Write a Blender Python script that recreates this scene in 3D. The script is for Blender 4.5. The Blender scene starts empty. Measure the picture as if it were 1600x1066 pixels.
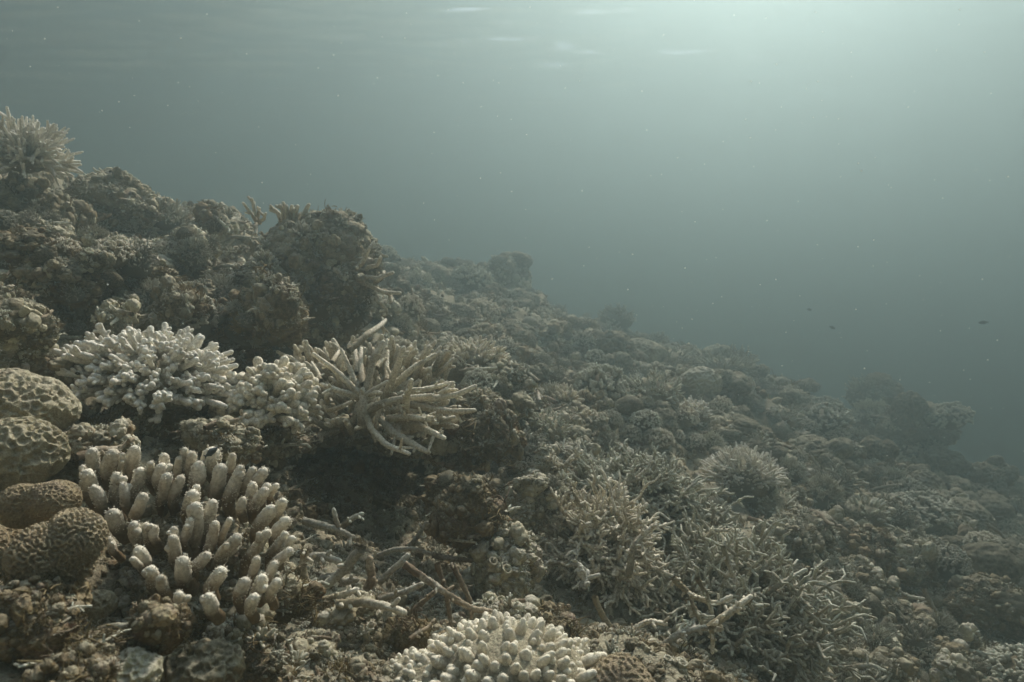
import bpy, bmesh, math, random
import numpy as np
from mathutils import Vector, Matrix
from mathutils.bvhtree import BVHTree

scene = bpy.context.scene
COL = scene.collection
R = math.radians

# ------------------------------------------------------------------ camera, sky, sun, exposure
cam_data = bpy.data.cameras.new("camera")
cam = bpy.data.objects.new("camera", cam_data)
COL.objects.link(cam)
cam_data.sensor_width = 36.0
cam_data.lens = 23.9
cam_data.clip_start = 0.02
cam_data.clip_end = 400.0
cam.location = (0, 0, 0)
cam.rotation_euler = (R(90), 0, 0)
cam_data.dof.use_dof = True
cam_data.dof.focus_distance = 1.25
cam_data.dof.aperture_fstop = 9.0
scene.camera = cam

SUN_EL, SUN_AZ = 51.0, 25.0            # elevation; azimuth to the right of straight ahead
world = bpy.data.worlds.new("World")
scene.world = world
world.use_nodes = True
wn = world.node_tree
sky = wn.nodes.new("ShaderNodeTexSky")
sky.sky_type = 'NISHITA'
sky.sun_disc = False
sky.sun_elevation = R(SUN_EL)
sky.sun_rotation = R(SUN_AZ)
bgn = wn.nodes["Background"]
wn.links.new(sky.outputs[0], bgn.inputs[0])
bgn.inputs[1].default_value = 0.08

sl = bpy.data.lights.new("sun", 'SUN')
sl.energy = 5.0
sl.angle = R(6.0)
sl.color = (1.0, 0.872, 0.795)
sun = bpy.data.objects.new("sun", sl)
COL.objects.link(sun)
sd = Vector((math.sin(R(SUN_AZ)) * math.cos(R(SUN_EL)), math.cos(R(SUN_AZ)) * math.cos(R(SUN_EL)), math.sin(R(SUN_EL))))
sun.rotation_euler = sd.to_track_quat('Z', 'Y').to_euler()
sun.location = sd * 20

scene.view_settings.view_transform = 'Standard'
scene.view_settings.look = 'None'
scene.view_settings.gamma = 1.0
scene.view_settings.use_curve_mapping = False
scene.view_settings.exposure = 1.86
cy = scene.cycles
cy.volume_bounces = 3
cy.max_bounces = 6
cy.diffuse_bounces = 3
cy.transparent_max_bounces = 16
cy.use_denoising = True
cy.sample_clamp_indirect = 6.0
cy.volume_step_rate = 1.0

F = 1600 * 23.9 / 36.0                 # focal length in photograph pixels
def at(px, py, d):                     # a point d metres ahead of the lens plane
    return Vector(((px - 800) / F * d, d, -(py - 533) / F * d))
def siz(px, d):
    return px / F * d

# ------------------------------------------------------------------ noise
def _h(ix, iy, iz, s):
    n = (ix.astype(np.int64) * 374761393 + iy.astype(np.int64) * 668265263 + iz.astype(np.int64) * 2147483647 + s * 1274126177) & 0xffffffff
    n = ((n ^ (n >> 13)) * 1103515245) & 0xffffffff
    n = ((n ^ (n >> 15)) * 2246822519) & 0xffffffff
    n = n ^ (n >> 16)
    return (n & 0xffffff).astype(np.float32) / 16777216.0

def vnoise(P, s=0):
    I = np.floor(P).astype(np.int64); f = (P - I).astype(np.float32)
    u = f * f * (3 - 2 * f)
    out = 0
    for dx in (0, 1):
        for dy in (0, 1):
            for dz in (0, 1):
                w = (u[:, 0] if dx else 1 - u[:, 0]) * (u[:, 1] if dy else 1 - u[:, 1]) * (u[:, 2] if dz else 1 - u[:, 2])
                out = out + w * _h(I[:, 0] + dx, I[:, 1] + dy, I[:, 2] + dz, s)
    return out * 2 - 1

def fbm(P, s=0, o=4, g=0.5):
    a, t = 1.0, 0
    for k in range(o):
        t = t + a * vnoise(P * (2.03 ** k) + 17.3 * k, s + k); a *= g
    return t

def worley(P, s=0):
    I = np.floor(P).astype(np.int64); f = (P - I).astype(np.float32)
    F1 = np.full(len(P), 9.0, np.float32); F2 = F1.copy(); ID = np.zeros(len(P), np.float32)
    for dx in (-1, 0, 1):
        for dy in (-1, 0, 1):
            for dz in (-1, 0, 1):
                cx, cy_, cz = I[:, 0] + dx, I[:, 1] + dy, I[:, 2] + dz
                h1 = _h(cx, cy_, cz, s); h2 = _h(cx, cy_, cz, s + 7); h3 = _h(cx, cy_, cz, s + 13)
                d = np.sqrt((dx + h1 - f[:, 0]) ** 2 + (dy + h2 - f[:, 1]) ** 2 + (dz + h3 - f[:, 2]) ** 2)
                m = d < F1
                F2 = np.where(m, F1, np.minimum(F2, d)); ID = np.where(m, h1, ID); F1 = np.where(m, d, F1)
    return F1, F2, ID

def knobs(P, s=0):                     # rounded bumps with creases between them, 0..1
    w = P + 0.35 * np.stack([vnoise(P * 1.3, s + 31), vnoise(P * 1.3, s + 32), vnoise(P * 1.3, s + 33)], 1)
    f1, f2, i = worley(w, s)
    return np.sqrt(np.clip(1 - (f1 / 0.95) ** 2, 0, 1)) * (0.55 + 0.45 * i)

_maze = None
def maze(P):                           # labyrinth ridges, tiling volume
    global _maze
    n = 64
    if _maze is None:
        rng = np.random.default_rng(5)
        v = rng.standard_normal((n, n, n))
        k = np.fft.fftfreq(n) * n
        kk = np.sqrt(k[:, None, None] ** 2 + k[None, :, None] ** 2 + k[None, None, :] ** 2)
        B = np.exp(-((kk - 9) / 0.9) ** 2)
        for _ in range(8):
            v = np.real(np.fft.ifftn(np.fft.fftn(v) * B)); v = np.tanh(v / v.std() * 1.6)
        _maze = v.astype(np.float32)
    Q = P * n / 9.0                    # one ridge-to-ridge step per unit
    I = np.floor(Q).astype(np.int64); f = Q - I
    out = 0
    for dx in (0, 1):
        for dy in (0, 1):
            for dz in (0, 1):
                w = (f[:, 0] if dx else 1 - f[:, 0]) * (f[:, 1] if dy else 1 - f[:, 1]) * (f[:, 2] if dz else 1 - f[:, 2])
                out = out + w * _maze[(I[:, 0] + dx) % n, (I[:, 1] + dy) % n, (I[:, 2] + dz) % n]
    return out

# ------------------------------------------------------------------ object helpers
def tag(o, label=None, cat=None, group=None, kind=None):
    if label: o['label'] = label
    if cat: o['category'] = cat
    if group: o['group'] = group
    if kind: o['kind'] = kind
    return o

def mesh_np(name, V, Fc, along=None, smooth=True):
    V = np.asarray(V, np.float32); Fc = np.asarray(Fc, np.int32)
    me = bpy.data.meshes.new(name)
    n, k = Fc.shape
    me.vertices.add(len(V)); me.vertices.foreach_set("co", V.ravel())
    me.loops.add(n * k); me.loops.foreach_set("vertex_index", Fc.ravel())
    me.polygons.add(n)
    me.polygons.foreach_set("loop_start", np.arange(0, n * k, k, dtype=np.int32))
    me.polygons.foreach_set("loop_total", np.full(n, k, np.int32))
    if smooth: me.polygons.foreach_set("use_smooth", np.ones(n, bool))
    me.update(calc_edges=True)
    if along is not None:
        a = me.attributes.new("along", 'FLOAT', 'POINT'); a.data.foreach_set("value", np.asarray(along, np.float32))
    return me

def link(name, me, mat=None, parent=None, loc=None):
    o = bpy.data.objects.new(name, me)
    COL.objects.link(o)
    if mat and me and not me.materials: me.materials.append(mat)
    if parent: o.parent = parent
    if loc is not None: o.location = loc
    return o

def empty(name, loc, label, cat, group=None):
    o = bpy.data.objects.new(name, None); COL.objects.link(o); o.location = loc
    o.empty_display_size = 0.02
    return tag(o, label, cat, group)

def normals(V, Fc):
    N = np.zeros_like(V)
    a, b, c = V[Fc[:, 0]], V[Fc[:, 1]], V[Fc[:, 2]]
    n = np.cross(b - a, c - a)
    for k in range(3):
        for j in range(3): N[:, j] += np.bincount(Fc[:, k], n[:, j], len(V))
    return N / (np.linalg.norm(N, axis=1, keepdims=True) + 1e-9)

_ico = {}
def ico(n):
    if n not in _ico:
        bm = bmesh.new(); bmesh.ops.create_icosphere(bm, subdivisions=n, radius=1)
        V = np.array([v.co[:] for v in bm.verts], np.float32)
        Fc = np.array([[v.index for v in f.verts] for f in bm.faces], np.int32)
        bm.free(); _ico[n] = (V, Fc)
    return _ico[n]

# ------------------------------------------------------------------ materials
class NT:
    def __init__(s, name):
        s.m = bpy.data.materials.new(name); s.m.use_nodes = True
        s.t = s.m.node_tree; s.b = s.t.nodes["Principled BSDF"]; s.out = s.t.nodes["Material Output"]
    def n(s, typ, **kw):
        x = s.t.nodes.new(typ)
        for k, v in kw.items():
            if k.startswith("i_"): x.inputs[int(k[2:]) if k[2:].isdigit() else k[2:]].default_value = v
            else: setattr(x, k, v)
        return x
    def l(s, a, b): s.t.links.new(a, b)
    def ramp(s, src, stops):
        r = s.n("ShaderNodeValToRGB"); e = r.color_ramp.elements
        while len(e) < len(stops): e.new(0.5)
        for k, (p, c) in enumerate(stops):
            e[k].position = p; e[k].color = (*c, 1) if len(c) == 3 else c
        s.l(src, r.inputs[0]); return r.outputs[0]
    def mix(s, f, a, b, typ='MIX'):
        x = s.n("ShaderNodeMix", data_type='RGBA', blend_type=typ)
        for i, v in ((0, f), (6, a), (7, b)):
            if hasattr(v, 'links') or hasattr(v, 'is_linked'): s.l(v, x.inputs[i])
            else: x.inputs[i].default_value = v if i == 0 else (*v, 1)
        return x.outputs[2]
    def coords(s):
        tc = s.n("ShaderNodeTexCoord"); oi = s.n("ShaderNodeObjectInfo")
        mu = s.n("ShaderNodeVectorMath", operation='SCALE'); mu.inputs[0].default_value = (31.7, 17.3, 23.9)
        s.l(oi.outputs['Random'], mu.inputs['Scale'])
        ad = s.n("ShaderNodeVectorMath", operation='ADD'); s.l(tc.outputs['Object'], ad.inputs[0]); s.l(mu.outputs[0], ad.inputs[1])
        return ad.outputs[0], oi.outputs['Random']
    def noise(s, v, scale, detail=4, rough=0.6):
        x = s.n("ShaderNodeTexNoise"); x.inputs['Scale'].default_value = scale; x.inputs['Detail'].default_value = detail
        x.inputs['Roughness'].default_value = rough; s.l(v, x.inputs['Vector']); return x.outputs['Fac']
    def vor(s, v, scale, feat='F1'):
        x = s.n("ShaderNodeTexVoronoi", feature=feat); x.inputs['Scale'].default_value = scale; s.l(v, x.inputs['Vector']); return x.outputs['Distance']
    def bump(s, h, st, dist, prev=None):
        x = s.n("ShaderNodeBump"); x.inputs['Strength'].default_value = st; x.inputs['Distance'].default_value = dist
        s.l(h, x.inputs['Height'])
        if prev: s.l(prev, x.inputs['Normal'])
        return x.outputs[0]

def rock_mat(name, c1, c2, c3, silt=(0.52, 0.485, 0.36), rust=0.5, fine=260, siltamt=0.55):
    t = NT(name); v, rnd = t.coords()
    a = t.noise(v, 7, 5, 0.6)
    col = t.ramp(a, [(0.32, c1), (0.5, c2), (0.66, c3)])
    # patches of rusty and olive turf
    p = t.noise(v, 18, 4, 0.65)
    col = t.mix(t.ramp(p, [(0.52, (0, 0, 0)), (0.64, (rust, rust, rust))]), col, (0.17, 0.10, 0.042))
    q = t.noise(v, 29, 3, 0.6)
    col = t.mix(t.ramp(q, [(0.60, (0, 0, 0)), (0.70, (0.5, 0.5, 0.5))]), col, (0.34, 0.33, 0.27))
    k_ = t.noise(v, 12, 4, 0.7)
    col = t.mix(t.ramp(k_, [(0.55, (0, 0, 0)), (0.66, (0.45, 0.45, 0.45))]), col, (0.27, 0.19, 0.175))
    # silt lies on what faces up
    g = t.n("ShaderNodeNewGeometry"); sp = t.n("ShaderNodeSeparateXYZ"); t.l(g.outputs['Normal'], sp.inputs[0])
    ad = t.n("ShaderNodeMath", operation='ADD'); t.l(sp.outputs[2], ad.inputs[0]); 
    sc = t.n("ShaderNodeMath", operation='MULTIPLY_ADD'); t.l(t.noise(v, 45, 4, 0.7), sc.inputs[0]); sc.inputs[1].default_value = 1.3; sc.inputs[2].default_value = -0.65
    t.l(sc.outputs[0], ad.inputs[1])
    col = t.mix(t.ramp(ad.outputs[0], [(0.25, (0, 0, 0)), (0.85, (siltamt,) * 3)]), col, silt)
    f = t.noise(v, fine, 3, 0.7)
    col = t.mix(0.7, col, t.ramp(f, [(0.3, (0.45, 0.45, 0.45)), (0.65, (1.25, 1.25, 1.25))]), 'MULTIPLY')
    t.l(col, t.b.inputs['Base Color']); t.b.inputs['Roughness'].default_value = 0.9
    t.b.inputs['Specular IOR Level'].default_value = 0.03
    b1 = t.bump(t.noise(v, fine * 0.45, 5, 0.75), 0.9, 0.006)
    b2 = t.bump(t.vor(v, fine * 0.9), 0.6, 0.002, b1)
    t.l(b2, t.b.inputs['Normal'])
    return t.m

def coral_mat(name, base, tip, stain, stain_amt=0.6, fine=420, bumpd=0.0024, lo=0.2, hi=0.95, spk=0.85):
    t = NT(name); v, rnd = t.coords()
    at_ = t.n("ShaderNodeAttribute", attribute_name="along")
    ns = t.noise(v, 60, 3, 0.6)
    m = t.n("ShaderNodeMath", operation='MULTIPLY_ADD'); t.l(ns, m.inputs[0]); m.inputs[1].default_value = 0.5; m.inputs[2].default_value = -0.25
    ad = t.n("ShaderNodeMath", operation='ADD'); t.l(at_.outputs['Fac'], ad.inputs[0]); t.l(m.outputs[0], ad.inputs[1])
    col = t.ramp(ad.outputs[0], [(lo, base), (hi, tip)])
    s_ = t.noise(v, 26, 5, 0.65)
    col = t.mix(t.ramp(s_, [(0.52, (0, 0, 0)), (0.68, (stain_amt,) * 3)]), col, stain)
    f = t.noise(v, fine * 0.6, 3, 0.7)
    col = t.mix(spk, col, t.ramp(f, [(0.34, (0.50, 0.47, 0.42)), (0.6, (1.15, 1.15, 1.15))]), 'MULTIPLY')
    vr = t.n("ShaderNodeMath", operation='MULTIPLY_ADD'); t.l(rnd, vr.inputs[0]); vr.inputs[1].default_value = 0.3; vr.inputs[2].default_value = 0.85
    cb = t.n("ShaderNodeCombineColor"); [t.l(vr.outputs[0], cb.inputs[k]) for k in range(3)]
    col = t.mix(1.0, col, cb.outputs[0], 'MULTIPLY')
    t.l(col, t.b.inputs['Base Color']); t.b.inputs['Roughness'].default_value = 0.75
    t.b.inputs['Specular IOR Level'].default_value = 0.2
    b1 = t.bump(t.vor(v, fine), -0.9, bumpd)
    b2 = t.bump(t.noise(v, fine * 0.35, 4, 0.7), 0.6, bumpd * 1.6, b1)
    t.l(b2, t.b.inputs['Normal'])
    return t.m

M = {}
M['rock'] = rock_mat('reef_rock', (0.129, 0.103, 0.061), (0.275, 0.226, 0.132), (0.438, 0.378, 0.238))
M['rock_grey'] = rock_mat('grey_rock', (0.183, 0.163, 0.107), (0.365, 0.327, 0.216), (0.548, 0.500, 0.338), rust=0.3)
M['rock_pale'] = rock_mat('pale_rock', (0.292, 0.259, 0.166), (0.493, 0.447, 0.288), (0.624, 0.588, 0.418), rust=0.3, silt=(0.624, 0.588, 0.490))
M['rock_brown'] = rock_mat('brown_rock', (0.100, 0.073, 0.034), (0.210, 0.149, 0.070), (0.365, 0.284, 0.152), rust=0.8, siltamt=0.3)
M['algae'] = rock_mat('brown_algae', (0.11, 0.078, 0.03), (0.215, 0.155, 0.062), (0.33, 0.25, 0.11), rust=0.4, siltamt=0.2, fine=420)
M['brain'] = rock_mat('brain_coral', (0.36, 0.275, 0.155), (0.47, 0.375, 0.23), (0.56, 0.465, 0.30), rust=0.15, fine=500, silt=(0.56, 0.48, 0.34), siltamt=0.3)
M['honey'] = rock_mat('honeycomb_coral', (0.36, 0.30, 0.17), (0.52, 0.46, 0.30), (0.64, 0.58, 0.41), rust=0.25, fine=450, silt=(0.64, 0.58, 0.44), siltamt=0.4)
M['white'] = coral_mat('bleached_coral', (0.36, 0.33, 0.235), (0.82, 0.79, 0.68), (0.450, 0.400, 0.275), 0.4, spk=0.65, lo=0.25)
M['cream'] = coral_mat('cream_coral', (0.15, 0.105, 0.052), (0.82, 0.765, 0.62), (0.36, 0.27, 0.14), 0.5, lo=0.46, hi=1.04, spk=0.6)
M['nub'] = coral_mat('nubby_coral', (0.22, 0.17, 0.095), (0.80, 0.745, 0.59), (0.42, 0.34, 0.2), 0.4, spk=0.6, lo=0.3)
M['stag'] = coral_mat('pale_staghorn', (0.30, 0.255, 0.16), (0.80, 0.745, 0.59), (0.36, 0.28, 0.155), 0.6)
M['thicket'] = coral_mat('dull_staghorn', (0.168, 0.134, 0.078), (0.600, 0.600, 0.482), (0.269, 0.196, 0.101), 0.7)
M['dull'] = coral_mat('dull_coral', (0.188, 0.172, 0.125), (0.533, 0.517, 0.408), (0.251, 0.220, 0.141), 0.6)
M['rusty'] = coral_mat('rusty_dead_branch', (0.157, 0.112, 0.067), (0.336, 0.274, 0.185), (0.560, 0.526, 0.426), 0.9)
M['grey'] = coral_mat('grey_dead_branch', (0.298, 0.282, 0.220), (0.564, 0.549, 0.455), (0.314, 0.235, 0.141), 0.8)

# ------------------------------------------------------------------ sea floor
CP = [  # photograph x, y, metres ahead
 (50,1050,.68),(300,1040,.77),(550,1050,.88),(800,1060,.88),(1000,1060,1.12),(1200,1060,1.6),(1400,1060,1.8),(1600,1060,2.2),
 (20,880,.82),(250,940,.93),(480,930,1.06),(700,940,1.18),(850,930,1.32),(1000,960,1.6),
 (20,720,.95),(220,720,1.08),(400,740,1.30),(480,830,1.3),(560,850,1.45),(620,830,1.75),(700,850,1.6),
 (450,640,1.75),(600,640,2.0),
 (60,540,1.35),(250,520,1.65),(420,530,1.85),(560,520,2.2),(40,430,1.75),(250,430,2.05),(130,345,2.5),(400,420,2.3),(20,310,2.8),(340,375,2.6),
 (640,540,3.0),(690,620,2.5),(740,680,2.1),(800,740,1.9),(880,700,2.3),
 (800,590,3.4),(760,510,4.5),(690,480,4.9),(770,450,5.7),(850,505,5.4),(900,545,5.6),(1000,572,5.4),(950,635,3.7),(1090,625,4.4),(1160,610,5.3),
 (1050,705,3.0),(1200,725,3.3),(1300,690,5.4),(1380,685,6.5),(1430,712,6.3),(1500,775,5.8),(1600,825,5.4),(1450,800,4),(1300,805,3),(1400,900,2.6),(1550,920,3.),(1250,920,2.1),(1100,830,2.1),(950,800,1.7),(900,860,1.5),
]
WP = [(-2.2,6,.55),(-6,6,.9),(0,9,.25),(5,10,-1.7),(-6,10,.4),(10,8,-3.2),(10,2,-3),(3.2,0,-1.5),(1.2,0,-.75),(-.9,.2,.0),(-3,1.2,.95),(-4,3.5,1.25),
      (0,-.6,-.55),(0,-2,-.7),(-3,-3,.2),(3,-3,-1.8),(-10,0,1.2),(-16,16,-.5),(16,16,-5),(0,20,-1.5),(16,-10,-4.5),(-16,-14,.6),(0,-16,-2)]
_pts = np.array([at(*c)[:] for c in CP] + WP, np.float64)
_w = np.array([1.0] * len(CP) + [1.0] * len(WP))
def _phi(r): return r
_A = _phi(np.linalg.norm(_pts[:, None, :2] - _pts[None, :, :2], axis=2)) - np.eye(len(_pts)) * 0.035
_n = len(_pts)
_K = np.zeros((_n + 3, _n + 3)); _K[:_n, :_n] = _A; _K[:_n, _n] = 1; _K[:_n, _n + 1] = _pts[:, 0]; _K[:_n, _n + 2] = _pts[:, 1]; _K[_n:, :_n] = _K[:_n, _n:].T
_sol = np.linalg.solve(_K, np.concatenate([_pts[:, 2], [0, 0, 0]]))
def height(X, Y):
    out = _sol[_n] + _sol[_n + 1] * X + _sol[_n + 2] * Y
    for k in range(_n):
        out = out + _sol[k] * np.sqrt((X - _pts[k, 0]) ** 2 + (Y - _pts[k, 1]) ** 2 + 1e-4)
    return out

na, nr = 620, 430
u = np.linspace(-1, 1, na, endpoint=False)
ang = R(50) * u * 0.98 + (math.pi - R(49)) * np.sign(u) * np.clip((np.abs(u) - 0.86) / 0.14, 0, 1) ** 2   # dense ahead, sparse behind
rad = 0.22 * np.exp(np.linspace(0, math.log(28 / 0.22), nr))
AA, RR = np.meshgrid(ang, rad, indexing='ij')
X = (np.sin(AA) * RR).ravel(); Y = (np.cos(AA) * RR).ravel()
Z = height(X, Y)
V = np.stack([X, Y, Z], 1).astype(np.float32)
V = np.concatenate([V, [[0, 0, float(height(np.array([0.]), np.array([0.]))[0])]]]).astype(np.float32)
ii, jj = np.meshgrid(np.arange(na), np.arange(nr - 1), indexing='ij')
i2 = (ii + 1) % na
Q = np.stack([ii * nr + jj, i2 * nr + jj, i2 * nr + jj + 1, ii * nr + jj + 1], -1).reshape(-1, 4)
T = np.concatenate([Q[:, [0, 1, 2]], Q[:, [0, 2, 3]], np.stack([np.arange(na) * 0 + len(V) - 1, ((np.arange(na) + 1) % na) * nr, np.arange(na) * nr], 1)])
N = normals(V, T)
if N[:, 2].mean() < 0: T = T[:, ::-1]; N = -N
rr = np.linalg.norm(V[:, :2], axis=1)
amp = np.clip(rr / 1.2, 0.35, 2.2)
disp = 0.20 * np.clip((rr - 1.6) / 2, 0, 1) * (knobs(V * [2.0, 2.0, 2.6], 11) - .45) + 0.055 * amp * knobs(V * 5.5, 1) + 0.030 * np.clip(amp, 0, 1.5) * knobs(V * 13, 2) + 0.012 * knobs(V * 34, 3) + 0.05 * amp * fbm(V * 2.2, 4, 3)
disp = disp * np.clip((rr - 0.1) / 0.3, 0, 1)
V = V + N * disp[:, None] - np.array([0, 0, 1]) * (0.05 * np.clip(amp, 0, 1.4))[:, None] * np.array([[0, 0, 1]])
N = normals(V, T)
GV, GT = V, T
ground = link('reef_slope', mesh_np('reef_slope', V, T), M['rock'])
tag(ground, 'knobbly sea floor of dead coral rock sloping down to the right', kind='structure')
BV = [BVHTree.FromPolygons(V.tolist(), T.tolist())]
def hit(px, py, far=30):
    d = at(px, py, 1.0).normalized(); best = None
    for b in BV:
        h = b.ray_cast(Vector((0, 0, 0)), d, far)
        if h[0] is not None and (best is None or h[3] < best[2]): best = (h[0], h[1], h[3])
    return best
def ground_z(x, y):
    h = BV[0].ray_cast(Vector((x, y, 6)), Vector((0, 0, -1)), 20)
    return h[0].z if h[0] is not None else -1.0

# ------------------------------------------------------------------ water surface and the water itself
SURF = 3.4
xs = np.linspace(-26, 26, 420); ys = np.concatenate([np.linspace(-14, 2, 50, endpoint=False), 2 + 26 * np.linspace(0, 1, 470) ** 1.4])
XX, YY = np.meshgrid(xs, ys, indexing='ij')
S = np.stack([XX.ravel(), YY.ravel(), np.zeros(XX.size)], 1).astype(np.float32)
def ridged(P, s): return 1 - np.abs(vnoise(P, s))
hz = 0.05 * fbm(S * [0.45, 0.8, 1], 41, 3) + 0.024 * ridged(S * [1.6, 3.2, 1] + 5, 42) ** 2 + 0.013 * ridged(S * [4.1, 8.0, 1] + 9, 43) ** 2 + 0.007 * fbm(S * [9, 15, 1], 44, 2)
S[:, 2] = SURF + hz
nx, ny = len(xs), len(ys)
ii, jj = np.meshgrid(np.arange(nx - 1), np.arange(ny - 1), indexing='ij')
Q = np.stack([ii * ny + jj, (ii + 1) * ny + jj, (ii + 1) * ny + jj + 1, ii * ny + jj + 1], -1).reshape(-1, 4)
t = NT('water_surface')
tr = t.n("ShaderNodeBsdfTransparent"); tr.inputs[0].default_value = (0.97, 1, 0.99, 1)
tl = t.n("ShaderNodeBsdfTranslucent"); tl.inputs[0].default_value = (0.6, 0.62, 0.60, 1)
mx = t.n("ShaderNodeMixShader")
tc = t.n("ShaderNodeTexCoord"); mp = t.n("ShaderNodeMapping"); mp.inputs['Scale'].default_value = (1, 1.6, 1); t.l(tc.outputs['Object'], mp.inputs[0])
nf = t.noise(mp.outputs[0], 1.7, 3, 0.6)
rp = t.ramp(nf, [(0.36, (0.26,) * 3), (0.60, (0.05,) * 3)])  # patchy transmission stands in for wave-focused light: shafts and dapple below
t.l(rp, mx.inputs[0]); t.l(tr.outputs[0], mx.inputs[1]); t.l(tl.outputs[0], mx.inputs[2]); # seen flatter than the critical angle, the underside of the water mirrors the deep
lw = t.n("ShaderNodeLayerWeight"); lw.inputs[0].default_value = 0.5
fr = t.ramp(lw.outputs['Facing'], [(0.30, (0, 0, 0)), (0.46, (1, 1, 1))])
gl = t.n("ShaderNodeBsdfGlossy"); gl.inputs['Color'].default_value = (0.95, 0.97, 0.96, 1); gl.inputs['Roughness'].default_value = 0.12
mx2 = t.n("ShaderNodeMixShader"); t.l(fr, mx2.inputs[0]); t.l(mx.outputs[0], mx2.inputs[1]); t.l(gl.outputs[0], mx2.inputs[2])
t.l(mx2.outputs[0], t.out.inputs['Surface'])
wsf = link('water_surface', mesh_np('water_surface', S, Q), t.m)
tag(wsf, 'rippled water surface seen from below, glinting at the top', kind='structure')

hm = bpy.data.materials.new('haze'); hm.use_nodes = True
ht = hm.node_tree; ht.nodes.remove(ht.nodes["Principled BSDF"])
pv = ht.nodes.new("ShaderNodeVolumePrincipled")
pv.inputs['Color'].default_value = (0.262, 0.337, 0.341, 1)
pv.inputs['Density'].default_value = 0.245
pv.inputs['Anisotropy'].default_value = 0.80
ht.links.new(pv.outputs[0], ht.nodes["Material Output"].inputs['Volume'])
lo, hi_ = Vector((-29, -29, -9)), Vector((29, 31, SURF + 0.45))
lo.z = float(V[:, 2].min()) - 1.0
hv = [(x, y, z) for x in (lo.x, hi_.x) for y in (lo.y, hi_.y) for z in (lo.z, hi_.z)]
hf = [(0, 1, 3, 2), (4, 6, 7, 5), (0, 4, 5, 1), (2, 3, 7, 6), (0, 2, 6, 4), (1, 5, 7, 3)]
haze = link('haze', mesh_np('haze', hv, hf, smooth=False), hm)
tag(haze, 'cloudy green-grey water fading everything far away', kind='stuff')

# ------------------------------------------------------------------ tubes (coral branches)
class Tubes:
    def __init__(s): s.V = []; s.F = []; s.A = []; s.n = 0
    def add(s, P, r, sides=8, a0=0.0, a1=1.0, bump=0.0, step=None, seed=0):
        """P list of points, r list of radii; rounded tip"""
        P = np.asarray([p[:] for p in P], np.float64); r = np.asarray(r, np.float64)
        seg = np.linalg.norm(np.diff(P, axis=0), axis=1); L = np.concatenate([[0], np.cumsum(seg)])
        step = step or max(r.mean() * 1.1, L[-1] / 40)
        m = max(3, int(L[-1] / step) + 1)
        tt = np.linspace(0, L[-1], m)
        if len(P) > 2:                                   # smooth the polyline
            Pi = np.stack([np.interp(tt, L, P[:, k]) for k in range(3)], 1)
            for _ in range(max(1, m // 8)): Pi[1:-1] = (Pi[:-2] + 2 * Pi[1:-1] + Pi[2:]) / 4
        else:
            Pi = np.stack([np.interp(tt, L, P[:, k]) for k in range(3)], 1)
        ri = np.interp(tt, L, r)
        d = Pi[-1] - Pi[-2]; d = d / (np.linalg.norm(d) + 1e-9)
        rt = ri[-1]
        Pi = np.concatenate([Pi, Pi[-1] + d * rt * np.array([[0.5], [0.87]])]); ri = np.concatenate([ri, [rt * 0.84, rt * 0.45]])
        A = np.concatenate([a0 + (a1 - a0) * tt / max(L[-1], 1e-9), [a1, a1]])
        m = len(Pi)
        Tn = np.gradient(Pi, axis=0); Tn /= np.linalg.norm(Tn, axis=1, keepdims=True) + 1e-9
        ref = np.array([0.3, 0.2, 0.93]) if abs(Tn[0] @ [0.3, 0.2, 0.93]) < 0.9 else np.array([1.0, 0, 0])
        U = np.cross(Tn, ref); U /= np.linalg.norm(U, axis=1, keepdims=True) + 1e-9
        W = np.cross(Tn, U)
        th = np.linspace(0, 2 * math.pi, sides, endpoint=False)
        R_ = ri[:, None] * np.ones((m, sides))
        if bump:
            rng = np.random.default_rng(seed + m)
            R_ = R_ * (1 + bump * (rng.random((m, sides)) * 2 - 0.9)); R_[-1] = ri[-1]
        th2 = th[None, :] + (np.arange(m) % 2)[:, None] * (math.pi / sides)
        V = Pi[:, None, :] + R_[:, :, None] * (np.cos(th2)[:, :, None] * U[:, None, :] + np.sin(th2)[:, :, None] * W[:, None, :])
        b = s.n
        s.V.append(V.reshape(-1, 3)); s.A.append(np.repeat(A, sides))
        i, j = np.meshgrid(np.arange(m - 1), np.arange(sides), indexing='ij'); j2 = (j + 1) % sides
        a_, b_, c_, d_ = b + i * sides + j, b + i * sides + j2, b + (i + 1) * sides + j2, b + (i + 1) * sides + j
        even = (i % 2 == 0)
        t1 = np.where(even[..., None], np.stack([a_, b_, d_], -1), np.stack([a_, b_, c_], -1))
        t2 = np.where(even[..., None], np.stack([b_, c_, d_], -1), np.stack([a_, c_, d_], -1))
        s.F += [t1.reshape(-1, 3), t2.reshape(-1, 3)]
        tip = b + m * sides
        s.V.append((Pi[-1] + d * rt * 0.16)[None]); s.A.append([a1]); s.n = tip + 1
        k = np.arange(sides); l0 = b + (m - 1) * sides
        s.F.append(np.stack([l0 + k, l0 + (k + 1) % sides, np.full(sides, tip)], 1))
        return s
    def mesh(s, name, origin=(0, 0, 0)):
        V = np.concatenate(s.V) - np.asarray(origin[:])
        Fc = np.concatenate(s.F)[:, ::-1]
        return mesh_np(name, V, Fc, np.concatenate(s.A))

def jit(rng, v, a): return Vector(v) + Vector(rng.uniform(-a, a, 3))
def perp(rng, d):
    w = Vector(rng.standard_normal(3)); w = w - w.dot(d) * d
    return w.normalized()

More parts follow.
